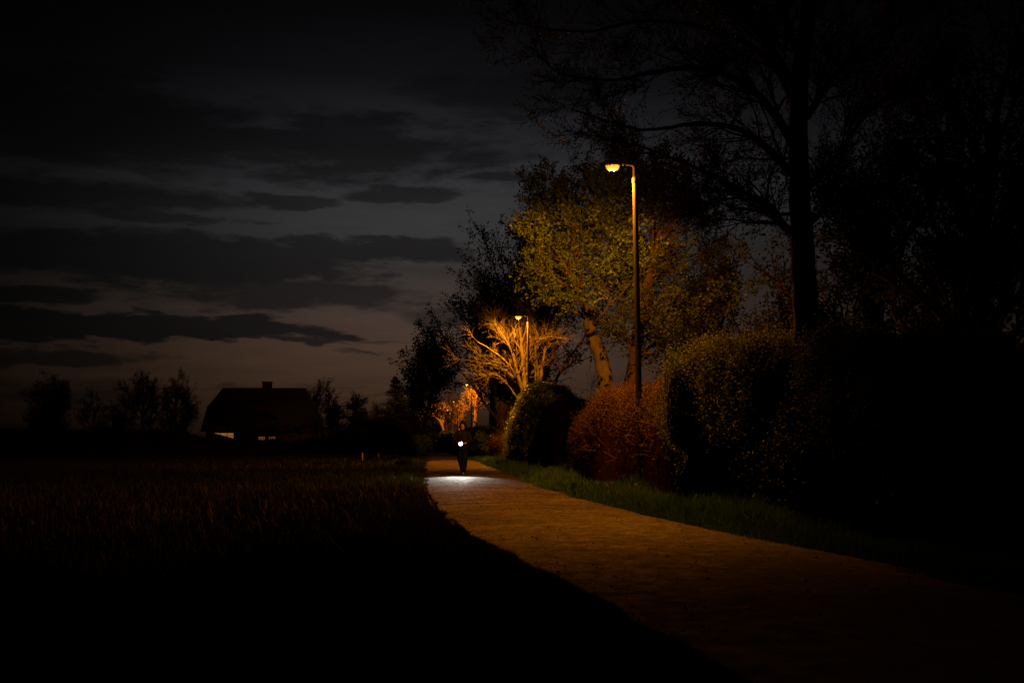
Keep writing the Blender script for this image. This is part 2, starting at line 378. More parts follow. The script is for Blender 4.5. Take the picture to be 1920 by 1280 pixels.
    sc1 = nt.nodes.new('ShaderNodeVectorMath'); sc1.operation = 'SCALE'; L.new(mixc.outputs[0], sc1.inputs[0]); L.new(m('MULTIPLY', az, tr), sc1.inputs[3])
    sc2 = nt.nodes.new('ShaderNodeVectorMath'); sc2.operation = 'SCALE'; L.new(sky.outputs[0], sc2.inputs[0]); sc2.inputs[3].default_value = 0.02
    ad = nt.nodes.new('ShaderNodeVectorMath'); ad.operation = 'ADD'; L.new(sc1.outputs[0], ad.inputs[0]); L.new(sc2.outputs[0], ad.inputs[1])
    bg = nt.nodes.new('ShaderNodeBackground'); bg.inputs[1].default_value = 1.0
    L.new(ad.outputs[0], bg.inputs[0])
    out = nt.nodes.new('ShaderNodeOutputWorld'); L.new(bg.outputs[0], out.inputs[0])
build_world()
sc.view_settings.view_transform = 'Standard'; sc.view_settings.look = 'None'; sc.view_settings.exposure = 0; sc.view_settings.gamma = 1

# ------------------------------------------------------------------ ground and path
def grid_mesh(name, xs, ys, zf):
    xx, yy = np.meshgrid(xs, ys); v = np.stack([xx, yy, zf(xx, yy)], -1).reshape(-1, 3)
    nx, ny = len(xs), len(ys)
    i = (np.arange(ny - 1)[:, None] * nx + np.arange(nx - 1)[None]).ravel()
    return new_mesh(name, v, quads=np.stack([i, i + 1, i + nx + 1, i + nx], 1), smooth=True)
YS = np.concatenate([np.arange(-40, 400, 2.0), np.array([450, 520, 650, 900, 1500, 3000.])])
xs = np.concatenate([-np.geomspace(3000, 14, 26), np.arange(-12, 14, 1.0), np.geomspace(14, 3000, 26)])
RE = np.array([(-12, 9.5), (0, 5.6), (5.15, 4.55), (9.7, 3.62), (12.1, 3.15), (14.6, 2.55), (17.4, 1.95), (23, 1.16), (31.6, 0.26), (44.4, -0.72), (66.7, -2.67), (96, -5.75), (118, -8.0), (144, -10.9), (200, -17.5), (300, -30)])
LE = np.array([(-12, 6.0), (0, 2.2), (6.5, 0.85), (8.2, 0.50), (11.4, -0.22), (15.9, -1.05), (21.6, -1.72), (29.6, -2.42), (42.8, -3.45), (66.7, -5.25), (96, -7.75), (118, -10.2), (144, -13.4), (200, -20.2), (300, -33)])
def smooth_edge(E):
    y = np.arange(-12, 300.1, 0.25)
    x = np.interp(y, E[:, 0], E[:, 1])
    for _ in range(3):
        k = np.ones(17) / 17; x = np.convolve(np.pad(x, 8, 'edge'), k, 'valid')
    return y, x
EY, RX = smooth_edge(RE); _, LX = smooth_edge(LE)
def right_edge(y): return np.interp(y, EY, RX)
def left_edge(y): return np.interp(y, EY, LX)

g = link('ground', grid_mesh('ground', xs, YS, lambda x, y: gz(y) - 0.012), M['ground']); g['kind'] = 'structure'
def path_mesh():
    n = 13; wob = vnoise(np.stack([EY, 0 * EY, 0 * EY], 1), 0.9, 3) * 0.05 + vnoise(np.stack([EY, 0 * EY, 0 * EY], 1), 0.25, 5) * 0.06
    wob2 = vnoise(np.stack([EY, 0 * EY, 0 * EY], 1), 1.1, 9) * 0.05 + vnoise(np.stack([EY, 0 * EY, 0 * EY], 1), 0.3, 11) * 0.06
    t = np.linspace(0, 1, n)[None]
    x = (LX + wob)[:, None] * (1 - t) + (RX + wob2)[:, None] * t
    y = np.repeat(EY[:, None], n, 1)
    gl = np.interp(y, YS, gz(YS))                      # same piecewise height as the ground sheet
    fl = np.stack([x * 0.35, y, 0 * x], -1).reshape(-1, 3)
    rip = (vnoise(fl, 0.4, 41) * 0.020 + vnoise(fl, 1.1, 42) * 0.008 + vnoise(fl, 3.1, 43) * 0.005).reshape(x.shape)
    z = gl + 0.034 + 0.03 * (1 - (2 * t - 1) ** 2) + rip
    v = np.stack([x, y, z], -1).reshape(-1, 3)
    i = (np.arange(len(EY) - 1)[:, None] * n + np.arange(n - 1)[None]).ravel()
    return new_mesh('path', v, quads=np.stack([i, i + 1, i + n + 1, i + n], 1), smooth=True, tint=np.repeat(np.abs(2 * t - 1), len(EY), 0).ravel())
p = link('path', path_mesh(), M['path']); p['kind'] = 'structure'

# ------------------------------------------------------------------ wood and leaves
def unit(a): return a / (np.linalg.norm(a, axis=-1, keepdims=True) + 1e-9)

class Wood:
    def __init__(s, seed): s.br = []; s.tips = []; s.rng = np.random.default_rng(seed)
    def add(s, pts, rad, sides): s.br.append((np.asarray(pts, float), np.asarray(rad, float), sides))
    def grow(s, p, d, L, r, lv, cfg):
        rng = s.rng; n = cfg['seg'][lv]; d = unit(np.asarray(d, float)); p = np.asarray(p, float)
        pts = [p]; st = L / n
        for _ in range(n):
            d = unit(d + rng.normal(0, cfg['wob'][lv], 3) + np.array([0, 0, cfg['up'][lv]]))
            pts.append(pts[-1] + d * st)
        pts = np.array(pts); rad = np.linspace(r, r * cfg.get('tip', 0.45), n + 1)
        if lv == len(cfg['seg']) - 1: rad[-1] = r * 0.3
        s.add(pts, rad, cfg['sides'][lv]); s.kids(pts, rad, L, lv, cfg)
    def limb(s, pts, r0, r1, lv, cfg, sides=8, sub=4):
        """a limb through given points, then twigs off it"""
        pts = np.array(pts, float); m = len(pts); q = []
        for i in range(m - 1):
            a, b, c, e = pts[max(i - 1, 0)], pts[i], pts[i + 1], pts[min(i + 2, m - 1)]
            for k in range(sub):
                t = k / sub
                q.append(0.5 * (2 * b + (c - a) * t + (2 * a - 5 * b + 4 * c - e) * t * t + (3 * b - a - 3 * c + e) * t ** 3))
        q.append(pts[-1]); q = np.array(q)
        q[1:-1] += s.rng.normal(0, r0 * (0.035 if sides >= 12 else 0.10), (len(q) - 2, 3))
        rad = np.linspace(r0, r1, len(q)); s.add(q, rad, sides)
        L = np.linalg.norm(np.diff(q, axis=0), axis=1).sum()
        if cfg is not None: s.kids(q, rad, L, lv, cfg)
        return q, rad
    def kids(s, pts, rad, L, lv, cfg):
        rng = s.rng
        if lv >= len(cfg['seg']) - 1:
            s.tips.append(pts); return
        n = cfg['n'][lv]; n = max(1, int(round(n * rng.uniform(0.75, 1.25))))
        T = np.sort(rng.uniform(cfg['t0'][lv], 1.0, n)); T[-1] = 1.0
        for t in T:
            f = t * (len(pts) - 1); i = min(int(f), len(pts) - 2); u = f - i
            q = pts[i] * (1 - u) + pts[i + 1] * u; d = unit(pts[i + 1] - pts[i])
            ang = cfg['ang'][lv] * rng.uniform(0.65, 1.3) * (0.35 if t == 1.0 else 1)
            ax = unit(np.cross(d, rng.normal(0, 1, 3)))
            nd = d * math.cos(ang) + ax * math.sin(ang)
            if 'bias' in cfg: nd = nd + np.array(cfg['bias'])
            r = (rad[i] * (1 - u) + rad[i + 1] * u) * cfg['rr'][lv] * rng.uniform(0.75, 1.1)
            r = max(r, cfg.get('rmin', 0.006))
            s.grow(q, nd, cfg['len'][lv] * rng.uniform(0.6, 1.25) * (1 - 0.35 * t), r, lv + 1, cfg)
    def arrays(s):
        groups = {}
        for b in s.br: groups.setdefault((len(b[0]), b[2]), []).append(b)
        V, Q, base = [], [], 0
        for (k, n), bs in groups.items():
            Pn = np.array([b[0] for b in bs]); R = np.array([b[1] for b in bs])
            tan = np.zeros_like(Pn); tan[:, 1:-1] = Pn[:, 2:] - Pn[:, :-2]; tan[:, 0] = Pn[:, 1] - Pn[:, 0]; tan[:, -1] = Pn[:, -1] - Pn[:, -2]
            tan = unit(tan)
            allr = unit(Pn[:, -1] - Pn[:, 0])[:, None]
            ref = np.where(np.abs(allr[..., 2:3]) < 0.8, np.array([0, 0, 1.0]), np.array([1.0, 0, 0]))
            e1 = unit(np.cross(tan, np.broadcast_to(ref, tan.shape))); e2 = np.cross(tan, e1)
            a = 2 * PI * np.arange(n) / n
            ring = Pn[:, :, None] + R[:, :, None, None] * (np.cos(a)[None, None, :, None] * e1[:, :, None] + np.sin(a)[None, None, :, None] * e2[:, :, None])
            V.append(ring.reshape(-1, 3))
            B = len(bs)
            bi = np.arange(B)[:, None, None] * k * n + np.arange(k - 1)[None, :, None] * n
            j = np.arange(n)[None, None]; j2 = (j + 1) % n
            q = np.stack([bi + j, bi + j2, bi + n + j2, bi + n + j], -1).reshape(-1, 4) + base
            Q.append(q); base += B * k * n
        return np.concatenate(V), np.concatenate(Q)
    def mesh(s, name, origin):
        v, q = s.arrays()
        return new_mesh(name, v - np.asarray(origin), quads=q, smooth=True)
    def fit(s, base, H):
        k = H / max(b[0][:, 2].max() - base[2] for b in s.br)
        s.br = [(base + (p - base) * k, r * (0.5 + 0.5 * k), n) for p, r, n in s.br]
        s.tips = [base + (t - base) * k for t in s.tips]

def leaf_arrays(pos, size, rng, dirs=None, wid=0.3, spread=1.0, fold=0.1, normals=None):
    n = len(pos); a = rng.normal(0, 1, (n, 3))
    if dirs is not None: a = a * spread + dirs
    if normals is not None:
        c = unit(normals + rng.normal(0, 0.6, (n, 3))); a = unit(a - c * (a * c).sum(1, keepdims=True)); b = np.cross(c, a)
    else:
        a = unit(a); b = unit(np.cross(a, rng.normal(0, 1, (n, 3)))); c = np.cross(a, b)
    s = (size * rng.uniform(0.6, 1.3, n))[:, None] if np.isscalar(size) else size[:, None]
    v = np.stack([pos, pos + a * s * 0.45 + b * s * wid + c * s * fold, pos + a * s, pos + a * s * 0.45 - b * s * wid + c * s * fold], 1).reshape(-1, 3)
    q = np.arange(n * 4).reshape(n, 4)
    return v, q

def leaf_mesh(name, pos, size, rng, origin=(0, 0, 0), dirs=None, wid=0.3, spread=1.0, tint=None):
    v, q = leaf_arrays(pos, size, rng, dirs, wid, spread)
    t = rng.uniform(0, 1, len(pos)) if tint is None else np.clip(tint + rng.normal(0, 0.18, len(pos)), 0, 1)
    return new_mesh(name, v - np.asarray(origin), quads=q, tint=np.repeat(t, 4))

def tip_points(w, per, jit, rng, keep=None):
    out, dr = [], []
    for t in w.tips:
        L = len(t)
        f = rng.uniform(0.15, 1.0, per) * (L - 1); i = np.minimum(f.astype(int), L - 2); u = (f - i)[:, None]
        out.append(t[i] * (1 - u) + t[i + 1] * u + rng.normal(0, jit, (per, 3))); dr.append(np.repeat(unit(t[-1] - t[0])[None], per, 0))
    out, dr = np.concatenate(out), np.concatenate(dr)
    if keep is not None:
        k = keep(out); out, dr = out[k], dr[k]
    return out, dr

def finish_tree(name, label, base, w, bark, leaves=None, lmat=None, group=None, cat='tree', crown='crown', trunk='trunk'):
    t = thing(name, base, label, cat, group)
    link(trunk, w.mesh(trunk, base), M[bark], t)
    if leaves is not None: link(crown, leaves, M[lmat], t)
    return t

# a procedural tree: trunk splitting in limbs, limbs in twigs
def tree(name, label, px, d, top, seed, r=0.16, fork=0.35, spread=0.55, nl=9, limb=None, bark='dark_bark', lmat=None, per=4, lsize=0.06, jit=0.05, wid=0.3, group=None,
         lean=0.0, twigs=(6, 6), up=0.06, tiplen=0.5, rmin=0.008, x=None, wob=0.14, crown='crown', cat='tree', bias=None, rtop=0.4):
    d = float(d); xx = X(px, d) if x is None else x
    base = np.array([xx, d, G(d)]); zt = CAMZ + (HOR - top) / F * d; H = zt - base[2]
    w = Wood(seed)
    limb = limb or H * 0.42
    cfg = dict(seg=[6, 5, 4, 3], wob=[0.05, wob, wob * 1.3, wob * 1.4], up=[0.02, up, up, up * 0.7], sides=[8, 6, 4, 3], n=[nl, twigs[0], twigs[1]], t0=[fork, 0.2, 0.2],
               ang=[spread, 0.6, 0.65], rr=[0.55, 0.5, 0.55], len=[limb, limb * 0.5, tiplen], tip=rtop, rmin=rmin)
    if bias is not None: cfg['bias'] = bias
    w.grow(base - np.array([0, 0, 0.3]), (lean, 0, 1), H * 0.72, r, 0, cfg)
    w.fit(base, H)
    lv = None
    if lmat:
        pos, dr = tip_points(w, per, jit, w.rng)
        lv = leaf_mesh(crown, pos, lsize, w.rng, base, dr, wid, 0.9, tint=0.5 + 0.5 * vnoise(pos, 0.8, seed))
    return finish_tree(name, label, base, w, bark, lv, lmat, group, cat, crown=crown)

# ------------------------------------------------------------------ street lamps
SODIUM = (1.0, 0.275, 0.010)
def lamp_parts(lit, H=7.35):
    root = bpy.data.objects.new('street_lamp', None); C.objects.link(root)
    Shapes().lathe([(0.085, -0.2), (0.085, 0.0), (0.085, 1.25), (0.078, 1.32), (0.075, 1.36), (0.066, 4.0), (0.058, H - 0.42), (0.058, H - 0.40)], 18).build('pole', M['steel'], root)
    Shapes().lathe([(0.058, H - 0.42), (0.066, H - 0.41), (0.066, H - 0.30), (0.045, H - 0.28), (0.042, H - 0.10), (0.040, H - 0.04)], 16).build('sleeve', M['steel'], root)
    Shapes().box((0, -0.088, 0.75), (0.09, 0.014, 0.42), bevel=0.005).build('door', M['steel'], root)
    Shapes().tube([(0, 0, H - 0.1), (-0.01, 0, H - 0.03), (-0.06, 0, H + 0.01), (-0.16, 0, H + 0.02), (-0.28, 0, H + 0.03)], [0.04, 0.04, 0.037, 0.033, 0.03], 10).build('arm', M['steel'], root)
    # lantern: a flat tapered shell, wider at its far end
    bm = bmesh.new(); rings = []
    for xk, wy, zt, zb in [(-0.22, 0.045, 0.065, 0.0), (-0.28, 0.075, 0.085, -0.005), (-0.36, 0.115, 0.105, -0.012), (-0.52, 0.135, 0.11, -0.015), (-0.66, 0.12, 0.09, -0.012), (-0.735, 0.07, 0.05, 0.0)]:
        ring = []
        for k in range(14):
            a = 2 * PI * k / 14; c, s_ = math.cos(a), math.sin(a)
            ring.append(bm.verts.new((xk, wy * (abs(c) ** 0.7) * (1 if c > 0 else -1), H + (zt * s_ if s_ > 0 else -zb * s_ * 1.0))))
        rings.append(ring)
    for a, b in zip(rings, rings[1:]):
        for i in range(14):
            f = bm.faces.new((a[i], a[(i + 1) % 14], b[(i + 1) % 14], b[i])); f.smooth = True
    bm.faces.new(rings[0]); bm.faces.new(rings[-1][::-1])
    s = Shapes(); s.bm.free(); s.bm = bm; head = s.build('lantern', M['lantern_grey'], root)
    # bowl under the lantern
    bm = bmesh.new(); rings = []
    for k, (sc_, zz) in enumerate([(1.0, -0.016), (0.98, -0.055), (0.86, -0.095), (0.55, -0.122), (0.15, -0.132)]):
        rings.append([bm.verts.new((-0.51 + 0.155 * sc_ * math.cos(2 * PI * i / 20), 0.10 * sc_ * math.sin(2 * PI * i / 20), H + zz)) for i in range(20)])
    for a, b in zip(rings, rings[1:]):
        for i in range(20):
            f = bm.faces.new((a[i], a[(i + 1) % 20], b[(i + 1) % 20], b[i])); f.smooth = True
    bm.faces.new(rings[-1])
    s = Shapes(); s.bm.free(); s.bm = bm; s.build('lens', M['lens'] if lit else M['lens_off'], head)
    return root
LAMP_W = 4500
def lamp_light(root, loc, power):
    li = bpy.data.lights.new('sodium_lamp', 'SPOT'); li.energy = power; li.color = SODIUM; li.shadow_soft_size = 0.04
    li.spot_size = math.radians(167); li.spot_blend = 0.28
    o = bpy.data.objects.new('sodium_lamp', li); C.objects.link(o); o.location = loc
    o.rotation_euler = (math.radians(17), 0, math.radians(8)); o.parent = root     # the lantern throws its light down and along the path
    li = bpy.data.lights.new('sodium_spill', 'POINT'); li.energy = power * 0.05; li.color = SODIUM; li.shadow_soft_size = 0.04
    o = bpy.data.objects.new('sodium_spill', li); C.objects.link(o); o.location = loc; o.parent = root
H = 7.45
lamp_lit = lamp_parts(True, H); lamp_off = lamp_parts(False, H)
lamps = [(1199, 24, 1, 0, 'tall lit sodium lamp whose pole rises out of the reddish hedge'),
         (990.5, 54, 1, 0, 'lit lamp in front of the brightly lit bare tree, beyond the green hedge'),
         (930, 84, 0, 0, 'unlit dark lamp pole between the dark trunks and the pale lit trunk'),
         (884, 114, 1, 0, 'small lit lamp beside the pale lit trunk with the forked crown'),
         (857.5, 146, 1, 0, 'far lamp lighting a small leafy treetop just above the walker'),
         (844.5, 176, 1, 0, 'far thin lamp post behind the lit far hedge, between slim trunks'),
         (833, 208, 1, 0, 'farthest lamp, a tiny point of light over the lit bare branches')]
used = set()
for px, d, lit, rz, lab in lamps:
    src = lamp_lit if lit else lamp_off
    r = src if lit not in used else copy_tree(src)
    used.add(lit)
    r.location = (X(px, d), d, G(d)); r.rotation_euler = (math.radians(0.3), math.radians(-0.5 if d < 30 else 0), 0.08)
    tag(r, lab, 'street lamp', 'street lamps along the path')
for (px, d, lit, rz, lab), r in zip(lamps, [o for o in C.objects if o.name.startswith('street_lamp') and o.parent is None]):
    pass
roots = [o for o in C.objects if o.parent is None and o.name.split('.')[0] == 'street_lamp']
for o in roots:
    if 'unlit' not in o['label']: lamp_light(o, (-0.51, 0, H - 0.17), LAMP_W * (1.4 if 40 < o.location.y < 100 else 1.0))

# ------------------------------------------------------------------ hedges
def hedge(name, label, spine, seed, lmat, n, lsize, core='core', amp=0.16, fine=0.05, group=None, end=0.6, twigs=0, twig_len=0.35, wid=0.32, power=0.55, cat='hedge', loose=0.07, sprigs=0):
    """spine: (x, y, halfwidth, height) from one end to the other; rounded section, rounded ends"""
    rng = np.random.default_rng(seed); S = np.array(spine, float)
    seg = np.concatenate([[0], np.cumsum(np.linalg.norm(np.diff(S[:, :2], axis=0), axis=1))]); Lt = seg[-1]
    base = np.array([S[:, 0].mean(), S[:, 1].mean(), G(S[:, 1].mean())])
    def surf(s, th, shrink=0.0):
        c = np.stack([np.interp(s, seg, S[:, k]) for k in range(4)], 1)
        e = np.minimum(s, Lt - s); k = np.clip(e / end, 0, 1); k = np.sqrt(np.clip(1 - (1 - k) ** 2, 0.0, 1))
        t = np.stack([np.interp(np.clip(s + 0.1, 0, Lt), seg, S[:, 0]) - np.interp(np.clip(s - 0.1, 0, Lt), seg, S[:, 0]),
                      np.interp(np.clip(s + 0.1, 0, Lt), seg, S[:, 1]) - np.interp(np.clip(s - 0.1, 0, Lt), seg, S[:, 1])], 1)
        t = unit(t); nrm = np.stack([t[:, 1], -t[:, 0]], 1)
        co, si = np.cos(th), np.sin(th)
        wx = np.sign(co) * np.abs(co) ** power * c[:, 2] * (0.25 + 0.75 * k); hz = np.abs(si) ** power * c[:, 3] * (0.55 + 0.45 * k)
        p = np.stack([c[:, 0] + nrm[:, 0] * wx, c[:, 1] + nrm[:, 1] * wx, gz(c[:, 1]) + hz], 1)
        cen = np.stack([c[:, 0], c[:, 1], gz(c[:, 1]) + c[:, 3] * 0.4], 1)
        o = unit(p - cen)
        low = np.clip((p[:, 2] - gz(c[:, 1])) / 0.4, 0.25, 1)[:, None]
        p = p + o * ((vnoise(p, 0.9, seed) * amp + vnoise(p, 2.6, seed + 1) * amp * 0.45)[:, None] * low - shrink)
        return p, o
    # core
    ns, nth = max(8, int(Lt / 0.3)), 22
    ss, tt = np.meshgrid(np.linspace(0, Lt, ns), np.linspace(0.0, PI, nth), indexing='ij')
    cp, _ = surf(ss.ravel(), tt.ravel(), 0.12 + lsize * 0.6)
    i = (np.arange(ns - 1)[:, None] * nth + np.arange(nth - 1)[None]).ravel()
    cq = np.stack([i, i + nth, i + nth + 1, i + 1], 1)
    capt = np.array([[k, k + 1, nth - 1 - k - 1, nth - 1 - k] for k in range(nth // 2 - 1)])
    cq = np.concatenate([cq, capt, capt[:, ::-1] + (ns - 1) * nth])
    # leaves
    s = rng.uniform(0, Lt, n); e = rng.uniform(0, 1, n)
    m_end = rng.random(n) < (2 * S[:, 2].mean() * 1.3) / (Lt + 2.6 * S[:, 2].mean())
    s = np.where(m_end, np.where(rng.random(n) < 0.5, rng.uniform(0, end * 0.5, n) ** 1.0, Lt - rng.uniform(0, end * 0.5, n)), s)
    p, o = surf(s, np.arccos(np.clip(rng.uniform(-1, 1, n), -1, 1)))
    # leaves on the end caps
    cap = (rng.random(n) < 0.16)
    f = rng.uniform(0, 1, n) ** 0.5
    s2 = np.where(rng.random(n) < 0.5, 0.0, Lt); pe, oe = surf(s2, rng.uniform(0, PI, n))
    ce = np.stack([np.interp(s2, seg, S[:, 0]), np.interp(s2, seg, S[:, 1]), gz(np.interp(s2, seg, S[:, 1])) + np.interp(s2, seg, S[:, 3]) * 0.3], 1)
    p = np.where(cap[:, None], ce + (pe - ce) * f[:, None], p)
    p = p - o * (rng.exponential(loose, n)[:, None] - 0.04) + rng.normal(0, fine, (n, 3))
    p[:, 2] = np.maximum(p[:, 2], gz(p[:, 1]) + 0.02)
    fld = lambda q: vnoise(q, 0.9, seed) * amp + vnoise(q, 2.6, seed + 1) * amp * 0.45
    gr = np.stack([(fld(p + e_) - fld(p - e_)) / 0.16 for e_ in np.eye(3) * 0.08], 1)
    o = unit(o - 0.9 * (gr - o * (gr * o).sum(1, keepdims=True)))
    tint = 0.5 + 0.5 * vnoise(p, 1.3, seed + 4)
    v, q = leaf_arrays(p, lsize, rng, np.array([0, 0, 0.2]), wid, 1.0, normals=o)
    if sprigs:      # leafy shoots that stand out of the clipped outline
        ps, os_ = surf(rng.uniform(0.1, Lt - 0.1, sprigs), np.arccos(rng.uniform(-1, 1, sprigs)), 0.03)
        ds = unit(os_ * 0.7 + rng.normal(0, 0.5, (sprigs, 3)) + np.array([0, 0, 0.6])); Ls = rng.uniform(0.12, 0.45, sprigs) ** 1.0
        k = 11; tt_ = np.linspace(0.1, 1, k)
        pp = (ps[:, None] + ds[:, None] * (Ls[:, None] * tt_[None])[..., None] + rng.normal(0, 0.02, (sprigs, k, 3))).reshape(-1, 3)
        v2, q2 = leaf_arrays(pp, lsize * 0.9, rng, np.repeat(ds, k, 0) * 0.8, wid, 0.8)
        q = np.concatenate([q, q2 + len(v)]); v = np.concatenate([v, v2]); n += len(pp)
        tint = np.concatenate([tint, rng.uniform(0.2, 1, len(pp))])
    tv = np.repeat(np.clip(tint * 0.7 + rng.normal(0.12, 0.24, n), 0, 1), 4)
    V = np.concatenate([v, cp]) - base; Q = np.concatenate([q, cq + len(v)])
    tn = np.concatenate([tv, np.zeros(len(cp))]); mi = np.concatenate([np.zeros(len(q)), np.ones(len(cq))])
    if twigs:
        w = Wood(seed + 50); pt, ot = surf(rng.uniform(0.1, Lt - 0.1, twigs), np.arccos(rng.uniform(-1, 1, twigs)), 0.12)
        for a, b in zip(pt, ot):
            dd = unit(b * 0.7 + rng.normal(0, 0.55, 3) + np.array([0, 0, 0.45])); L = twig_len * rng.uniform(0.5, 1.4)
            q_ = [a]
            for _ in range(4):
                dd = unit(dd + rng.normal(0, 0.16, 3)); q_.append(q_[-1] + dd * L / 4)
            w.add(q_, np.linspace(0.006, 0.002, 5), 3)
        tv_, tq_ = w.arrays()
        Q = np.concatenate([Q, tq_ + len(V)]); V = np.concatenate([V, tv_ - base])
        tn = np.concatenate([tn, np.zeros(len(tv_))]); mi = np.concatenate([mi, np.full(len(tq_), 2)])
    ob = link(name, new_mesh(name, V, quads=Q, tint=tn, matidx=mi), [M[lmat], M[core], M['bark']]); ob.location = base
    return tag(ob, label, cat, group)

hedge('ivy_thicket', 'big dark ivy thicket with glinting leaves, the tallest bush beside the path', [(3.75, 20.6, 0.95, 2.35), (4.1, 18.3, 1.1, 2.6), (4.55, 15.8, 1.15, 2.5), (5.0, 13.6, 1.15, 2.4), (5.4, 11.6, 1.0, 2.2)], 11,
      'ivy_leaf', 125000, 0.046, amp=0.5, fine=0.06, end=0.9, twigs=420, twig_len=0.5, cat='bush', loose=0.1, sprigs=900)
hedge('beech_hedge', 'clipped reddish brown beech hedge round the tall lamp pole', [(4.05, 21.2, 1.0, 2.4), (3.78, 24, 1.0, 2.4), (2.95, 27.5, 1.0, 2.45), (2.75, 30.5, 0.95, 2.15), (2.5, 33.2, 0.8, 1.75)], 12,
      'beech_leaf', 115000, 0.038, core='core_red', amp=0.12, fine=0.04, end=1.0, twigs=1800, twig_len=0.28, sprigs=500)
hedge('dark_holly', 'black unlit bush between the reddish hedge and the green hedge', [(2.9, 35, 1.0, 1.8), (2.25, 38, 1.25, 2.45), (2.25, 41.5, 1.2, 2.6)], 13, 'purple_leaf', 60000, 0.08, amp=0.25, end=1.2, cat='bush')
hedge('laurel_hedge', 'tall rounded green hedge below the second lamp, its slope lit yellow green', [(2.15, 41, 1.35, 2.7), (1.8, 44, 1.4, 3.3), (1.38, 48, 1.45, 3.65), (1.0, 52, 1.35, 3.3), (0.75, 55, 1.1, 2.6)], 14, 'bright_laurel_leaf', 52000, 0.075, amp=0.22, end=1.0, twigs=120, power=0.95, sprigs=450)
hedge('rust_bush', 'small rust coloured clipped bush beside the far green hedge', [(-0.55, 57.5, 0.45, 1.35), (-0.85, 60, 0.5, 1.5), (-1.0, 62, 0.45, 1.4)], 15, 'beech_leaf', 7000, 0.07, core='core_red', amp=0.12, end=0.6, cat='bush')
hedge('privet_hedge', 'low rounded dull green hedge under the pale lit trunk', [(-1.3, 66, 0.9, 1.7), (-1.75, 70, 1.1, 2.0), (-2.4, 77, 1.1, 2.0), (-3.2, 84, 1.0, 1.9)], 16, 'laurel_leaf', 22000, 0.09, amp=0.15, end=1.0)
hedge('clipped_hedge', 'square clipped far hedge lit orange where the path disappears', [(-6.6, 110, 0.75, 2.35), (-7.2, 118, 0.8, 2.5), (-8.2, 128, 0.8, 2.5)], 17, 'dull_leaf', 9000, 0.12, amp=0.08, end=0.5, power=0.35)
hedge('box_hedge', 'squat speckled hedge end on the field side of the path', [(-6.1, 73, 0.5, 1.45), (-6.6, 77, 0.55, 1.5), (-7.3, 84, 0.6, 1.5)], 18, 'laurel_leaf', 9000, 0.085, amp=0.08, end=0.4, power=0.35)
hedge('hawthorn_thicket', 'dark brown leafless thicket behind the squat speckled hedge', [(-7.6, 82, 1.3, 3.2), (-9.5, 86, 1.5, 3.0), (-12, 90, 1.6, 2.7), (-15, 94, 1.4, 2.2)], 19, 'beech_leaf', 16000, 0.09, core='core', amp=0.5, fine=0.12, end=1.2, twigs=500, twig_len=0.9, cat='bush')
hedge('field_hedge', 'long low black hedgerow across the dark field, running past the house', [(-95, 120, 1.2, 2.9), (-60, 122, 1.2, 3.0), (-44, 123, 1.2, 3.1), (-37, 123.5, 1.1, 2.5), (-35, 124, 1.0, 1.75), (-24, 124, 1.0, 1.6), (-20, 124, 1.2, 2.6), (-12, 122, 1.2, 2.4)], 20,
      'dark_leaf', 30000, 0.16, amp=0.35, fine=0.12, end=1.0)

# ------------------------------------------------------------------ trees along the path
# spreading bare tree over the lamp
w = Wood(101); D = 17.0
cfgb = dict(seg=[6, 5, 4, 3], wob=[0.1, 0.16, 0.2, 0.24], up=[0.0, 0.045, 0.04, 0.05], sides=[6, 5, 4, 3], n=[24, 9, 7], t0=[0.1, 0.15, 0.12], ang=[0.62, 0.62, 0.6], rr=[0.40, 0.5, 0.55], len=[1.2, 0.65, 0.32], tip=0.3, rmin=0.0046)
def pts(l): return [P(a, b, c) for a, b, c in l]
base = np.array([X(1515, D), D, 0.0])
w.limb([base - np.array([0, 0, .3])] + pts([(1514, 700, D), (1512, 600, D), (1506, 480, D), (1500, 380, D), (1497, 280, D), (1500, 150, D), (1515, 20, D), (1530, -120, D)]), 0.23, 0.11, 0, None, 14)
w.limb(pts([(1505, 440, D), (1470, 425, D - .2), (1425, 378, D + .3), (1350, 338, D + 1), (1270, 300, D + 2), (1185, 270, D + 3.5), (1085, 250, D + 4.5)]), 0.075, 0.011, 0, cfgb)
w.limb(pts([(1500, 335, D), (1450, 290, D + .3), (1390, 245, D + .7), (1310, 232, D + 1), (1200, 243, D + 1.2), (1070, 205, D + 1.5)]), 0.08, 0.011, 0, cfgb)
w.limb(pts([(1498, 290, D), (1440, 200, D - .4), (1360, 140, D - .8), (1260, 130, D - 1.2), (1150, 150, D - 1.6), (1050, 140, D - 1.9)]), 0.08, 0.01, 0, cfgb)
w.limb(pts([(1500, 220, D), (1450, 120, D + .4), (1350, 60, D + .8), (1220, 40, D + 1.2), (1080, 60, D + 1.6), (950, 40, D + 2)]), 0.08, 0.01, 0, cfgb)
w.limb(pts([(1500, 180, D), (1420, 60, D - .3), (1320, -20, D - .6), (1180, -40, D - 1), (1040, -10, D - 1.4)]), 0.075, 0.01, 0, cfgb)
w.limb(pts([(1505, 130, D), (1460, 0, D), (1420, -120, D)]), 0.08, 0.016, 0, cfgb)
w.limb(pts([(1500, 400, D), (1440, 400, D + .5), (1385, 372, D + .9), (1330, 382, D + 1.2)]), 0.036, 0.009, 0, cfgb)
w.limb(pts([(1510, 360, D), (1570, 290, D + .3), (1640, 200, D + .8), (1740, 160, D + 1)]), 0.07, 0.011, 0, cfgb)
w.limb(pts([(1508, 430, D), (1560, 380, D - .4), (1630, 350, D - .8), (1720, 360, D - 1)]), 0.06, 0.011, 0, cfgb)
w.limb(pts([(1512, 220, D), (1590, 110, D), (1690, 40, D + .3)]), 0.07, 0.011, 0, cfgb)
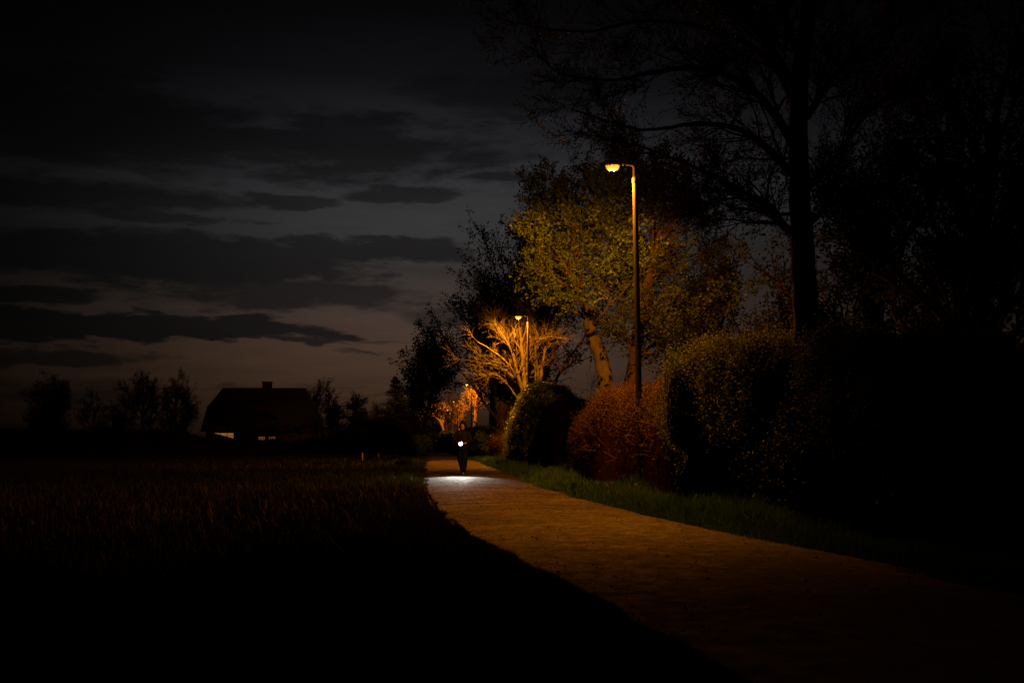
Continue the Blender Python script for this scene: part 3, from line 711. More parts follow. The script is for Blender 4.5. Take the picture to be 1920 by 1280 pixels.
pos, dr = tip_points(w, 5, 0.006, w.rng)
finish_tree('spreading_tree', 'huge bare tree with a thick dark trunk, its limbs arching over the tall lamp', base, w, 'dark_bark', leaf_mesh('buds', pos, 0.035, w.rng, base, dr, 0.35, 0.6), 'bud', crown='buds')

# leafy tree lit by the tall lamp
w = Wood(102); D = 33.0
cfgl = dict(seg=[6, 5, 4, 3], wob=[0.1, 0.15, 0.2, 0.24], up=[0.05, 0.08, 0.09, 0.1], sides=[7, 5, 4, 3], n=[13, 6, 4], t0=[0.15, 0.2, 0.15], ang=[0.75, 0.65, 0.6], rr=[0.42, 0.5, 0.55], len=[1.7, 0.95, 0.42], tip=0.35, rmin=0.006)
base = np.array([X(1142, D), D, 0.0])
w.limb([base - np.array([0, 0, .3])] + pts([(1138, 755, D), (1134, 710, D), (1125, 665, D), (1112, 632, D), (1104, 600, D)]), 0.26, 0.19, 0, None, 14)
w.limb(pts([(1108, 618, D), (1092, 560, D - .2), (1084, 500, D - .3), (1078, 450, D - .4), (1070, 400, D - .3), (1064, 365, D)]), 0.14, 0.03, 0, cfgl)
w.limb(pts([(1106, 608, D), (1122, 545, D + .1), (1140, 490, D), (1152, 430, D), (1158, 385, D), (1156, 350, D)]), 0.15, 0.03, 0, cfgl)
w.limb(pts([(1092, 560, D - .2), (1060, 500, D - .8), (1030, 450, D - 1.1), (1010, 400, D - 1)]), 0.09, 0.02, 0, cfgl)
w.limb(pts([(1105, 600, D), (1070, 580, D + .6), (1030, 560, D + .8), (1000, 520, D + .9)]), 0.08, 0.02, 0, cfgl)
w.limb(pts([(1122, 545, D), (1150, 530, D - .8), (1180, 500, D - 1.1), (1190, 460, D - 1)]), 0.07, 0.02, 0, cfgl)
w.limb(pts([(1084, 500, D - .3), (1100, 440, D - 1.2), (1110, 410, D - 1.5)]), 0.07, 0.02, 0, cfgl)
w.limb(pts([(1118, 600, D), (1150, 600, D - .4), (1180, 575, D - .6)]), 0.06, 0.018, 0, cfgl)
w.limb(pts([(1090, 540, D), (1050, 530, D - 1.4), (1020, 490, D - 1.8)]), 0.06, 0.02, 0, cfgl)
w.limb(pts([(1110, 610, D), (1130, 590, D - 1.0), (1145, 560, D - 1.4), (1150, 520, D - 1.5)]), 0.06, 0.02, 0, cfgl)
def pruned(p):      # the crown stays clear of the lamp and the bare tree beyond it
    px = 960 + p[:, 0] / p[:, 1] * F; py = HOR - (p[:, 2] - CAMZ) / p[:, 1] * F
    px = px + vnoise(p, 1.4, 81) * 34; py = py + vnoise(p, 1.4, 82) * 26
    return (px > 968) & ((py < 570) | (px > 1030)) & ((py < 605) | (px > 1065)) & (py < 632)
w.br = [b for b in w.br if b[2] > 5 or pruned(b[0]).all()]
pos, dr = tip_points(w, 13, 0.05, w.rng, pruned)
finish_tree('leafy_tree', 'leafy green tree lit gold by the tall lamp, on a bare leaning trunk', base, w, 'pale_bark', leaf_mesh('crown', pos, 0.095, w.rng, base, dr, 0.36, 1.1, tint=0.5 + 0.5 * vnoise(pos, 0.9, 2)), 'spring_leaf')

# second leafy tree, straight trunk right behind the lamp pole
w = Wood(103); D = 31.0
base = np.array([X(1178, D), D, 0.0])
w.limb([base - np.array([0, 0, .3])] + pts([(1180, 740, D), (1188, 690, D), (1196, 620, D), (1212, 540, D), (1232, 460, D), (1243, 400, D), (1246, 355, D)]), 0.24, 0.06, 0, cfgl, 12)
w.limb(pts([(1222, 500, D), (1225, 430, D + .2), (1222, 370, D + .3)]), 0.10, 0.05, 0, cfgl)
w.limb(pts([(1212, 540, D), (1245, 505, D + .4), (1280, 480, D + .8), (1310, 440, D + .9)]), 0.08, 0.02, 0, cfgl)
w.limb(pts([(1196, 620, D), (1230, 590, D - .4), (1270, 570, D - .8), (1300, 560, D - 1)]), 0.07, 0.02, 0, cfgl)
w.limb(pts([(1190, 680, D), (1220, 650, D + .4), (1260, 640, D + .8), (1290, 610, D + 1)]), 0.06, 0.02, 0, cfgl)
w.limb(pts([(1232, 460, D), (1262, 420, D), (1275, 360, D + .2)]), 0.06, 0.02, 0, cfgl)
w.limb(pts([(1188, 690, D), (1205, 665, D - .8), (1235, 660, D - 1.3), (1250, 640, D - 1.4)]), 0.05, 0.02, 0, cfgl)
pos, dr = tip_points(w, 9, 0.06, w.rng)
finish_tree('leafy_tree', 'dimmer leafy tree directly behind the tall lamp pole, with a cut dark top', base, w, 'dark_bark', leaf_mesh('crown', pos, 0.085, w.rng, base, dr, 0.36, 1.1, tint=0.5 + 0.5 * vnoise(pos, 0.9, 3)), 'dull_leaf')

# bare tree glowing under the second lamp: several stems, thick pale limbs swept over the path
w = Wood(104); D = 58.0
cfgp = dict(seg=[6, 5, 4, 3], wob=[0.1, 0.13, 0.2, 0.25], up=[0.0, 0.03, 0.03, 0.02], sides=[6, 5, 4, 3], n=[10, 5, 3], t0=[0.15, 0.2, 0.2], ang=[0.55, 0.6, 0.65], rr=[0.42, 0.5, 0.5], len=[1.6, 0.85, 0.40], tip=0.3, rmin=0.009)
base = np.array([X(984, D), D, 0.0])
w.limb([base - np.array([0, 0, .3])] + pts([(984, 800, D), (985, 760, D), (983, 735, D)]), 0.30, 0.24, 0, None, 12)
w.limb(pts([(984, 745, D), (982, 700, D), (979, 660, D), (975, 625, D + .2), (972, 600, D + .4)]), 0.15, 0.03, 0, cfgp)
w.limb(pts([(982, 740, D), (970, 700, D - .6), (962, 665, D - 1), (950, 640, D - 1.4), (935, 615, D - 1.6)]), 0.12, 0.02, 0, cfgp)
w.limb(pts([(981, 735, D), (965, 700, D - .8), (945, 675, D - 1.6), (920, 655, D - 2.2), (895, 640, D - 2.6)]), 0.095, 0.016, 0, cfgp)
w.limb(pts([(978, 730, D), (955, 700, D), (930, 685, D - .2), (905, 680, D - .5), (878, 675, D - .8)]), 0.075, 0.014, 0, cfgp)
w.limb(pts([(975, 755, D), (955, 725, D - .5), (935, 705, D - 1), (915, 700, D - 1.4)]), 0.06, 0.012, 0, cfgp)
w.limb(pts([(985, 740, D), (988, 690, D + .6), (990, 650, D + 1), (985, 615, D + 1.2)]), 0.13, 0.03, 0, cfgp)
w.limb(pts([(962, 665, D - 1), (945, 630, D - .6), (930, 612, D - .4)]), 0.055, 0.012, 0, cfgp)
w.limb(pts([(979, 660, D), (960, 630, D + .6), (945, 610, D + .8)]), 0.055, 0.012, 0, cfgp)
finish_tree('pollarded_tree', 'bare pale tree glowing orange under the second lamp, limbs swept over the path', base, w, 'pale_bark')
w = Wood(105); D = 60.0
base = np.array([X(1010, D), D, 0.0])
w.limb([base - np.array([0, 0, .3])] + pts([(1010, 760, D), (1011, 720, D)]), 0.26, 0.22, 0, None, 12)
w.limb(pts([(1010, 730, D), (1006, 680, D), (1007, 640, D), (1002, 605, D)]), 0.17, 0.05, 0, cfgp)
w.limb(pts([(1012, 725, D), (1018, 680, D - .3), (1024, 650, D - .5), (1040, 632, D - 1)]), 0.11, 0.03, 0, cfgp)
w.limb(pts([(1008, 690, D), (1004, 650, D - 1), (1015, 635, D - 1.6), (1035, 630, D - 2)]), 0.07, 0.03, 0, cfgp)
pos, dr = tip_points(w, 3, 0.05, w.rng)
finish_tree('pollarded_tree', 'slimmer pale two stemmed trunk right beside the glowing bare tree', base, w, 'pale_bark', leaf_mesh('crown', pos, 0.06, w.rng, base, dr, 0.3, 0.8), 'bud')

GT = 'dark trees behind the lamps'
tree('dark_tree', 'tall black tree whose ragged top stands against the sky beside the leafy green tree', 1000, 64, 305, 201, r=0.32, fork=0.2, spread=0.5, nl=22, limb=6.5, lmat='dark_leaf', per=9, lsize=0.2, jit=0.14, group=GT, twigs=(10, 6), tiplen=0.9, up=0.12, rmin=0.016)
tree('dark_tree', 'black bare tree leaning out behind the second lamp toward the open sky', 938, 70, 390, 202, r=0.30, fork=0.22, spread=0.6, nl=24, limb=8, lmat='dark_leaf', per=8, lsize=0.17, jit=0.14, group=GT, twigs=(10, 6), tiplen=0.9, up=0.08, rmin=0.018, lean=-0.05)
tree('dark_tree', 'broad dense black tree over the far end of the path', 812, 96, 590, 203, r=0.3, fork=0.2, spread=0.7, nl=24, limb=5.2, lmat='dark_leaf', per=9, lsize=0.22, jit=0.2, group=GT, twigs=(9, 6), tiplen=0.8, rmin=0.018, lean=0.16, x=-8.3)
tree('dark_tree', 'black tree with a thick dark trunk beside the unlit lamp pole', 948, 78, 540, 204, r=0.36, fork=0.25, spread=0.65, nl=22, limb=6, lmat='dark_leaf', per=8, lsize=0.2, jit=0.16, group=GT, twigs=(9, 6), tiplen=0.8, rmin=0.016, lean=-0.06)
tree('dark_tree', 'thinner dark trunk with a lower crown behind the unlit lamp pole', 966, 82, 600, 205, r=0.3, fork=0.3, spread=0.65, nl=16, limb=5, lmat='dark_leaf', per=8, lsize=0.2, jit=0.16, group=GT, twigs=(8, 5), tiplen=0.8, rmin=0.016)
tree('dark_tree', 'black leafless tree between the broad dense tree and the glowing bare tree', 922, 92, 500, 218, r=0.3, fork=0.6, spread=0.7, nl=22, limb=5.5, lmat='dark_leaf', per=7, lsize=0.2, jit=0.18, group=GT, twigs=(9, 6), tiplen=0.8, rmin=0.016, lean=-0.05)
tree('forked_tree', 'pale lit trunk forking wide beside the small lit lamp', 889, 117, 690, 206, r=0.30, fork=0.52, spread=0.6, nl=11, limb=3.4, bark='bark', lmat='bud', per=3, lsize=0.12, jit=0.12, twigs=(7, 5), tiplen=0.7, rmin=0.02, rtop=0.6)
tree('roadside_tree', 'small tree with a tuft of lit leaves by a far lamp over the walker', 862, 150, 742, 207, r=0.16, fork=0.6, spread=0.7, nl=12, limb=2.2, bark='bark', lmat='bud', per=5, lsize=0.16, jit=0.15, twigs=(6, 5), tiplen=0.7, rmin=0.02)
tree('slim_tree', 'slim lit trunk rising from the far clipped hedge, closer to the walker', 847.5, 126, 730, 208, r=0.15, fork=0.62, spread=0.5, nl=8, limb=2.4, bark='bark', lmat='dark_leaf', per=3, lsize=0.13, jit=0.1, twigs=(6, 4), tiplen=0.7, rmin=0.015)
tree('slim_tree', 'slim lit trunk rising from the far clipped hedge, farther from the walker', 839.5, 127, 735, 209, r=0.16, fork=0.62, spread=0.5, nl=8, limb=2.4, bark='bark', lmat='dark_leaf', per=3, lsize=0.13, jit=0.1, twigs=(6, 4), tiplen=0.7, rmin=0.015)
# far bare tree bending over the path's end
w = Wood(106); D = 150.0
base = np.array([X(834, D), D, G(D)])
w.limb([base - np.array([0, 0, .3])] + pts([(833, 825, D), (831, 805, D), (827, 795, D)]), 0.22, 0.16, 0, None, 8)
cfgq = dict(cfgp, len=[2.2, 1.2, 0.7], rmin=0.03)
w.limb(pts([(828, 797, D), (823, 787, D), (815, 782, D), (806, 780, D)]), 0.14, 0.04, 0, cfgq)
w.limb(pts([(828, 797, D), (825, 783, D), (820, 774, D), (814, 768, D)]), 0.13, 0.04, 0, cfgq)
w.limb(pts([(829, 800, D), (830, 785, D), (829, 772, D)]), 0.13, 0.04, 0, cfgq)
finish_tree('bending_tree', 'far bare lit tree bending over the end of the path', base, w, 'bark')
# a row of dark far trees closes the path's end
tree('far_tree', 'black far tree closing the view at the end of the path', 812, 250, 745, 210, r=0.35, fork=0.15, spread=0.7, nl=18, limb=6, lmat='dark_leaf', per=6, lsize=0.4, jit=0.3, twigs=(8, 6), tiplen=1.2, rmin=0.03)

GS = 'tall dark shrubs behind the ivy'
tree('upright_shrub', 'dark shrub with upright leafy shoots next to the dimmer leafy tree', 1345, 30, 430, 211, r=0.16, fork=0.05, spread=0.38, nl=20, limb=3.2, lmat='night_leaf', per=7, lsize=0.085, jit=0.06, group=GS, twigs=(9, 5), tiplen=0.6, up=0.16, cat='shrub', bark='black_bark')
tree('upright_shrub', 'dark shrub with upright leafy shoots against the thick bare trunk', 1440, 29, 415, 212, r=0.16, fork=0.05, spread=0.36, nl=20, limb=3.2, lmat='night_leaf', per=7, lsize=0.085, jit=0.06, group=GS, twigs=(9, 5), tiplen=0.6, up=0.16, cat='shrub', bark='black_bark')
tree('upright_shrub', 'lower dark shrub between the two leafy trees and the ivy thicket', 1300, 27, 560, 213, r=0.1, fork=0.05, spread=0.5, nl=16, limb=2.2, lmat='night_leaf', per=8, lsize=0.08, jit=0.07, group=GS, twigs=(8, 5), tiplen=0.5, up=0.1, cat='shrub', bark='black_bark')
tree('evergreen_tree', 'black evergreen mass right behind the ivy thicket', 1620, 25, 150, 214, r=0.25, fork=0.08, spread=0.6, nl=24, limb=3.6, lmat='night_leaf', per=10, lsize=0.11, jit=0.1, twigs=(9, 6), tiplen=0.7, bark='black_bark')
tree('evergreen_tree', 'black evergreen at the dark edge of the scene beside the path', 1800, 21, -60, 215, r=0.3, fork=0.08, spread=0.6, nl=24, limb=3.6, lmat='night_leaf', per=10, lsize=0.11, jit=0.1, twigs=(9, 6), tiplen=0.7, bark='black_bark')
tree('bare_shrub', 'thin bare shrub against the sky beside the leaning bare trunk', 1098, 45, 668, 216, r=0.05, fork=0.05, spread=0.45, nl=14, limb=1.8, per=0, twigs=(6, 4), tiplen=0.5, up=0.12, rmin=0.006, cat='shrub')
tree('bare_shrub', 'thin bare shrub between the leaning trunk and the tall lamp pole', 1160, 43, 690, 217, r=0.05, fork=0.05, spread=0.45, nl=10, limb=1.4, per=0, twigs=(5, 4), tiplen=0.45, up=0.12, rmin=0.006, cat='shrub')

# ------------------------------------------------------------------ far side of the field
GF = 'trees on the field horizon'
tree('birch_tree', 'tall drooping tree at the far edge of the field, away from the house', 80, 150, 690, 221, r=0.2, fork=0.15, spread=0.6, nl=26, limb=4.4, lmat='dark_leaf', per=7, lsize=0.2, jit=0.15, group=GF, twigs=(8, 6), tiplen=1.0, up=0.0, rmin=0.02)
tree('birch_tree', 'smaller drooping tree just beside the tall drooping one', 118, 152, 705, 222, r=0.15, fork=0.15, spread=0.45, nl=16, limb=3, lmat='dark_leaf', per=7, lsize=0.2, jit=0.15, group=GF, twigs=(7, 6), tiplen=1.0, up=0.0, rmin=0.02)
tree('orchard_tree', 'low twiggy tree between the drooping trees and the round ones', 178, 145, 728, 223, r=0.18, fork=0.1, spread=0.85, nl=20, limb=3.6, lmat='dark_leaf', per=5, lsize=0.18, jit=0.1, group=GF, twigs=(8, 6), tiplen=0.8, rmin=0.02)
tree('round_tree', 'rounded twiggy tree, the one farther from the house', 272, 140, 690, 224, r=0.25, fork=0.12, spread=0.85, nl=26, limb=4.4, lmat='dark_leaf', per=4, lsize=0.15, jit=0.1, group=GF, twigs=(10, 8), tiplen=0.8, rmin=0.02)
tree('round_tree', 'rounded twiggy tree close to the gable of the house', 330, 138, 688, 225, r=0.25, fork=0.12, spread=0.85, nl=26, limb=4.4, lmat='dark_leaf', per=4, lsize=0.15, jit=0.1, group=GF, twigs=(10, 8), tiplen=0.8, rmin=0.02)
tree('garden_shrub', 'low twiggy shrub in front of the rounded trees', 232, 134, 735, 226, r=0.14, fork=0.05, spread=0.7, nl=20, limb=3.2, lmat='dark_leaf', per=6, lsize=0.18, jit=0.1, group=GF, twigs=(8, 6), tiplen=0.7, rmin=0.02, cat='shrub')
tree('poplar_tree', 'upright twiggy tree rising just behind the house roof', 575, 165, 705, 227, r=0.2, fork=0.12, spread=0.35, nl=18, limb=4.5, lmat='dark_leaf', per=5, lsize=0.18, jit=0.1, group=GF, twigs=(8, 6), tiplen=1.0, up=0.14, rmin=0.022)
tree('garden_tree', 'bushy low tree next to the sloping end of the house', 620, 142, 728, 228, r=0.18, fork=0.1, spread=0.55, nl=18, limb=3, lmat='dark_leaf', per=7, lsize=0.2, jit=0.12, group=GF, twigs=(8, 6), tiplen=0.8, rmin=0.02)
tree('garden_tree', 'bushy low tree midway between the house and the conifer', 672, 140, 728, 229, r=0.18, fork=0.1, spread=0.55, nl=18, limb=3, lmat='dark_leaf', per=7, lsize=0.2, jit=0.12, group=GF, twigs=(8, 6), tiplen=0.8, rmin=0.02)
tree('garden_tree', 'bushy low tree next to the conifer', 708, 128, 752, 230, r=0.15, fork=0.1, spread=0.6, nl=16, limb=2.6, lmat='dark_leaf', per=4, lsize=0.15, jit=0.12, group=GF, twigs=(8, 6), tiplen=0.8, rmin=0.02)

def conifer(px, d, top, label, seed):
    rng = np.random.default_rng(seed); base = np.array([X(px, d), d, G(d)]); zt = CAMZ + (HOR - top) / F * d; Hh = zt - base[2]
    w = Wood(seed); w.add([base - [0, 0, .3], base + [0, 0, Hh * .5], base + [0.03, 0, Hh]], [0.16, 0.09, 0.015], 7)
    pos, drs = [], []
    z = 0.4
    while z < Hh - 0.1:
        R = (Hh - z) * 0.52 * rng.uniform(0.75, 1.15) + 0.1
        for k in range(7):
            a = rng.uniform(0, 2 * PI); dv = np.array([math.cos(a), math.sin(a), rng.uniform(-0.25, 0.15)])
            L = R * rng.uniform(0.6, 1.1); p0 = base + [0, 0, z]
            q = [p0, p0 + dv * L * .5 + [0, 0, -.04 * L], p0 + dv * L + [0, 0, .06 * L]]
            w.add(q, [0.03, 0.02, 0.006], 3)
            n = int(14 + 50 * L); t = rng.uniform(0.15, 1.05, n)[:, None]
            side = rng.normal(0, 0.13, (n, 3)) * (1.1 - t * 0.7)
            pos.append(p0 + dv * L * t + side); drs.append(np.repeat(dv[None], n, 0))
        z += rng.uniform(0.2, 0.34)
    pos, drs = np.concatenate(pos), np.concatenate(drs)
    finish_tree('conifer', label, base, w, 'dark_bark', leaf_mesh('crown', pos, 0.2, rng, base, drs, 0.16, 0.7), 'needle')
conifer(742, 120, 703, 'dark pointed conifer standing beside the utility pole', 231)

# house with half-hipped roof
D = 137.0; gzh = G(D); kx = D / F
x0, x1 = X(378, D), X(592, D); ridge = CAMZ + (HOR - 724) * kx; eave = gzh + 3.1; dep = 9.5
hs = thing('house', (0, D, gzh), 'black house silhouette with a big tiled roof and two small lit windows', 'house')
def hl(x, y, z): return (x, y, z - gzh)
Shapes().box(((x0 + x1) / 2 + .2, dep / 2, eave / 2 - gzh / 2), (x1 - x0 - .7, dep - .8, eave - gzh)).build('wall', M['wall'], hs)
xl, xr = X(399, D), X(560, D)
A, B_ = hl(xl, dep / 2, ridge), hl(xr, dep / 2, ridge)
mid = eave + (ridge - eave) * 0.55
f0, f1, b0, b1 = hl(x0, -.1, eave), hl(x1, -.1, eave), hl(x0, dep + .1, eave), hl(x1, dep + .1, eave)
gl0, gl1 = hl(x0, dep / 2 - (dep / 2 + .1) * .45, mid), hl(x0, dep / 2 + (dep / 2 + .1) * .45, mid)
rf = bmesh.new()
vv = {k: rf.verts.new(q) for k, q in dict(A=A, B=B_, f0=f0, f1=f1, b0=b0, b1=b1, g0=gl0, g1=gl1).items()}
for fs in ('f0 f1 B A g0', 'b1 b0 g1 A B', 'g0 A g1', 'f0 g0 g1 b0', 'f1 b1 B', 'f0 b0 b1 f1'):
    rf.faces.new([vv[k] for k in fs.split()])
s = Shapes(); s.bm.free(); s.bm = rf; roof = s.build('roof', M['roof'], hs)
cx = X(485, D)
Shapes().box((cx, dep / 2, ridge - gzh + .1), (1.2, .6, 1.3), bevel=.02).box((cx, dep / 2, ridge - gzh + .78), (1.32, .72, .1)).build('chimney', M['wall'], roof)
for pxa in (455, 480, 505):
    fr = Shapes().box((X(pxa, D), .27, CAMZ + (HOR - 782) * kx - gzh - 1.2), (.01, .01, .01))
    fr.bm.free()
def window(pa, pb, ya, yb, nx, mat):
    xa, xb = X(pa, D), X(pb, D); za, zb = CAMZ + (HOR - yb) * kx - gzh, CAMZ + (HOR - ya) * kx - gzh
    s = Shapes(); cxx, czz, ww, hh = (xa + xb) / 2, (za + zb) / 2, xb - xa, zb - za
    for q in range(nx + 1): s.box((xa + ww * q / nx, .37, czz), (.07, .08, hh + .07))
    s.box((cxx, .372, za), (ww, .08, .07)); s.box((cxx, .372, zb), (ww, .08, .07)); s.box((cxx, .368, czz), (ww, .05, .04))
    wn = s.build('window', M['frame'], hs)
    Shapes().box((cxx, .385, czz), (ww - .05, .02, hh - .05)).build('pane', mat, wn)
window(402, 439, 811, 823, 3, M['lit_pane'])
window(485, 498, 818, 825, 3, M['dim_pane']); window(504, 517, 818, 825, 3, M['dim_pane'])
# low lean-to whose sloping roof cuts across the lit window
s = Shapes(); a0, a1 = X(404, D) , X(443, D)
s.poly([(a0, -2.6, CAMZ + (HOR - 811) * kx - gzh), (a1, -2.6, CAMZ + (HOR - 821.5) * kx - gzh), (a1, -2.6, 0), (a0, -2.6, 0)], (0, 1.8, 0))
s.build('lean_to', M['roof'], hs)

# utility pole with cross arm, and wires
D = 128.0
up = thing('utility_pole', (X(773, D), D, G(D)), 'wooden utility pole with a T shaped cross arm beside the conifer', 'utility pole', rz=0.1)
zt = CAMZ + (HOR - 734) / F * D - G(D)
Shapes().lathe([(0.15, -0.3), (0.14, zt * .5), (0.11, zt)], 12).build('pole', M['timber'], up)
Shapes().box((-0.2, -.13, zt - .12), (2.2, .11, .13), bevel=.01).build('cross_arm', M['timber'], up)
Shapes().box((-0.45, -.1, zt - .95), (0.9, .09, .1), bevel=.01).build('lower_arm', M['timber'], up)
for k in (-1.2, -.5, .75): Shapes().lathe([(0.03, 0), (0.05, .03), (0.05, .1), (0.02, .14)], 8, (k, -.13, zt - .055)).build('insulator', M['lens_off'], up)
wx = X(773, D)
def wire(label, a, b, sag, r):
    a, b = np.array(a), np.array(b); t = np.linspace(0, 1, 24)[:, None]
    q = a * (1 - t) + b * t; q[:, 2] -= sag * 4 * (t * (1 - t))[:, 0]
    o = Shapes().tube([Vector(k) for k in q - a], r, 5).build('overhead_wire', M['wire']); o.location = a
    tag(o, label, 'wire', 'overhead wires')
zz = zt + G(D)
wire('thin overhead wire running from the cross arm toward the house, the upper one', (wx - 1.2, D - .1, zz + .08), (X(560, 150), 150, CAMZ + (HOR - 748) / F * 150), 0.25, 0.018)
wire('thin overhead wire running from the cross arm toward the house, the lower one', (wx - .5, D - .1, zz + .04), (X(560, 150), 150, CAMZ + (HOR - 752) / F * 150), 0.3, 0.018)
wire('thin wire against the sky between the glowing tree and the leaning trunk', (X(1000, 90), 90, CAMZ + (HOR - 715) / F * 90), (X(1160, 80), 80, CAMZ + (HOR - 738) / F * 80), 0.1, 0.014)

# small things on the verges
D = 63.0
ub = thing('utility_box', (X(915, D), D, 0), 'low brown box with a paler lid on the verge by the rust bush', 'box', rz=0.2)
Shapes().box((0, 0, .12), (.26, .3, .26), bevel=.01).build('body', M['box'], ub)
Shapes().box((0, 0, .27), (.34, .36, .035), bevel=.008).build('lid', M['pale_timber'], ub)
for px, d, h, lab in [(681, 61, .42, 'short pale post in the field grass, the one away from the path'), (711, 64, .36, 'short dull post in the field grass, the one closer to the path')]:
    o = Shapes().lathe([(0.045, -.1), (0.045, h), (0.02, h + .05)], 8).build('marker_post', M['pale_timber'] if px < 700 else M['timber'])
    o.location = (X(px, d), d, 0); tag(o, lab, 'post', 'short posts in the field grass')
def tuft(px, d, R, n, seed, label, name, L=0.3):
    rng = np.random.default_rng(seed); base = np.array([X(px, d), d, 0])
    a = rng.uniform(0, 2 * PI, n); r = R * np.sqrt(rng.uniform(0, 1, n)) * .5
    pos = np.stack([r * np.cos(a), r * np.sin(a), 0 * a + rng.uniform(0, L * .5, n)], 1)
    dr = np.stack([np.cos(a) * .6, np.sin(a) * .6, 0 * a + .9], 1)
    o = link(name, leaf_mesh(name, pos, L, rng, (0, 0, 0), dr, .14, .35), M['dark_leaf']); o.location = base
    return tag(o, label, 'plant')
tuft(757, 48, .45, 500, 61, 'dark clump of dock leaves standing up in the lit verge grass', 'dock_plant', .26)
tuft(945, 47, .5, 500, 62, 'low leafy weed clump at the foot of the tall green hedge', 'weed_clump', .22)

# ------------------------------------------------------------------ grass
def grass(name, x, y, hgt, width, tint, rng, mat):
    n = len(x); a = rng.uniform(0, 2 * PI, n); lean = rng.normal(0, 0.28, (n, 2))
    fx, fy = np.cos(a) * width * .5, np.sin(a) * width * .5
    z0 = gz(y) - .02; o = np.zeros(n)
    lx, ly = lean[:, 0] * hgt, lean[:, 1] * hgt
    v = np.stack([np.stack([x - fx, y - fy, z0], 1), np.stack([x + fx, y + fy, z0], 1),
                  np.stack([x + fx * .8 + lx * .35, y + fy * .8 + ly * .35, z0 + hgt * .55], 1), np.stack([x - fx * .8 + lx * .35, y - fy * .8 + ly * .35, z0 + hgt * .55], 1),
                  np.stack([x + lx, y + ly, z0 + hgt * (1 - .3 * (lean ** 2).sum(1))], 1)], 1).reshape(-1, 3)
    b = np.arange(n)[:, None] * 5
    me = new_mesh(name, v, quads=b + np.array([0, 1, 2, 3]), tris=b + np.array([3, 2, 4]), tint=np.repeat(np.clip(tint, 0, 1), 5))
    o = link(name, me, M[mat]); o['kind'] = 'stuff'
    return o
rng = np.random.default_rng(5)
def depth_sample(n, d0, d1, k):   # denser near the camera
    t = rng.uniform(0, 1, n); return (d0 ** (1 - k) * (1 - t) + d1 ** (1 - k) * t) ** (1 / (1 - k))
# long grass on the field side
n = 170000
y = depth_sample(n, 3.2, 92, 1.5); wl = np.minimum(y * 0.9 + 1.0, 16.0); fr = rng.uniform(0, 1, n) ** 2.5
x = left_edge(y) + 0.03 + 0.07 * vnoise(np.stack([y, 0 * y, 0 * y], 1), 1.3, 71) + 0.07 * vnoise(np.stack([y, 0 * y, 0 * y], 1), 0.4, 72) - wl * fr
q = np.stack([x, y, 0 * x], 1)
edge = np.clip((left_edge(y) - x) / 0.5, 0, 1)
hh = (0.08 + 0.22 * edge) * (1 - 0.6 * fr) * (0.75 + 0.55 * vnoise(q, 0.7, 21)) * rng.uniform(0.5, 1.3, n) * np.interp(y, [3, 12, 25, 45, 92], [1.15, 1.1, 0.8, 0.62, 0.55]) + 0.03
ti = 0.42 + 0.3 * vnoise(q, 0.45, 22) + rng.normal(0, .2, n) - 0.10 * (y > 22) - 0.75 * np.sqrt(fr)  # tint drops away from the path: lamplight fall-off put into the blade colour
near = y < 24
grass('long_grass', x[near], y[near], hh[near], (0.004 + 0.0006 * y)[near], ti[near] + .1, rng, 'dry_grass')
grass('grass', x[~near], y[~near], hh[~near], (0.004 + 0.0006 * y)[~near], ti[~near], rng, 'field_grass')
# verge under the hedges
n = 75000
y = depth_sample(n, 6, 92, 1.4); x = right_edge(y) - 0.08 + 0.14 * vnoise(np.stack([y, 0 * y, 0 * y], 1), 1.3, 73) + np.interp(y, [5, 20, 60, 95], [2.6, 1.9, 1.7, 1.5]) * rng.uniform(0, 1, n) ** 1.2
q = np.stack([x, y, 0 * x], 1); edge = np.clip((x - right_edge(y)) / 0.45, 0, 1)
hh = (0.08 + 0.24 * edge) * (0.8 + 0.75 * vnoise(q, 0.8, 31)) * rng.uniform(0.5, 1.3, n) + 0.02
grass('verge_grass', x, y, hh, 0.004 + 0.0006 * y, 0.36 + 0.25 * vnoise(q, 0.6, 32) + rng.normal(0, .18, n), rng, 'grass')

# fallen leaves on the path
n = 1100
y = depth_sample(n, 6, 70, 1.3); t = rng.beta(0.22, 0.22, n); x = left_edge(y) * (1 - t) + right_edge(y) * t
pos = np.stack([x, y, gz(y) + 0.085 - 0.02 * np.abs(2 * t - 1)], 1)
v, q = leaf_arrays(pos, 0.032, rng, wid=0.34, normals=np.repeat(np.array([[0, 0, 1.0]]), n, 0))
o = link('leaf_litter', new_mesh('leaf_litter', v, quads=q, tint=np.repeat(rng.uniform(0, 1, n), 4)), M['beech_leaf']); o['kind'] = 'stuff'

# ------------------------------------------------------------------ walker with torch
def skinned(name, nodes, edges, mat, parent, root=0, sub=2):
    me = bpy.data.meshes.new(name); me.from_pydata([n[:3] for n in nodes], edges, [])
    o = bpy.data.objects.new(name, me); C.objects.link(o)
    sk = o.modifiers.new('skin', 'SKIN'); sk.use_smooth_shade = True; sk.branch_smoothing = 0.6
    sv = me.skin_vertices[0].data
    for i, n in enumerate(nodes):
        r = n[3]; sv[i].radius = (r, n[4] if len(n) > 4 else r); sv[i].use_root = (i == root)
    sb = o.modifiers.new('sub', 'SUBSURF'); sb.levels = sub; sb.render_levels = sub
    dg = bpy.context.evaluated_depsgraph_get(); ev = o.evaluated_get(dg)
    nm = bpy.data.meshes.new_from_object(ev)
    C.objects.unlink(o); bpy.data.objects.remove(o)
    nm.name = name; nm.materials.clear()
    return link(name, nm, mat, parent)

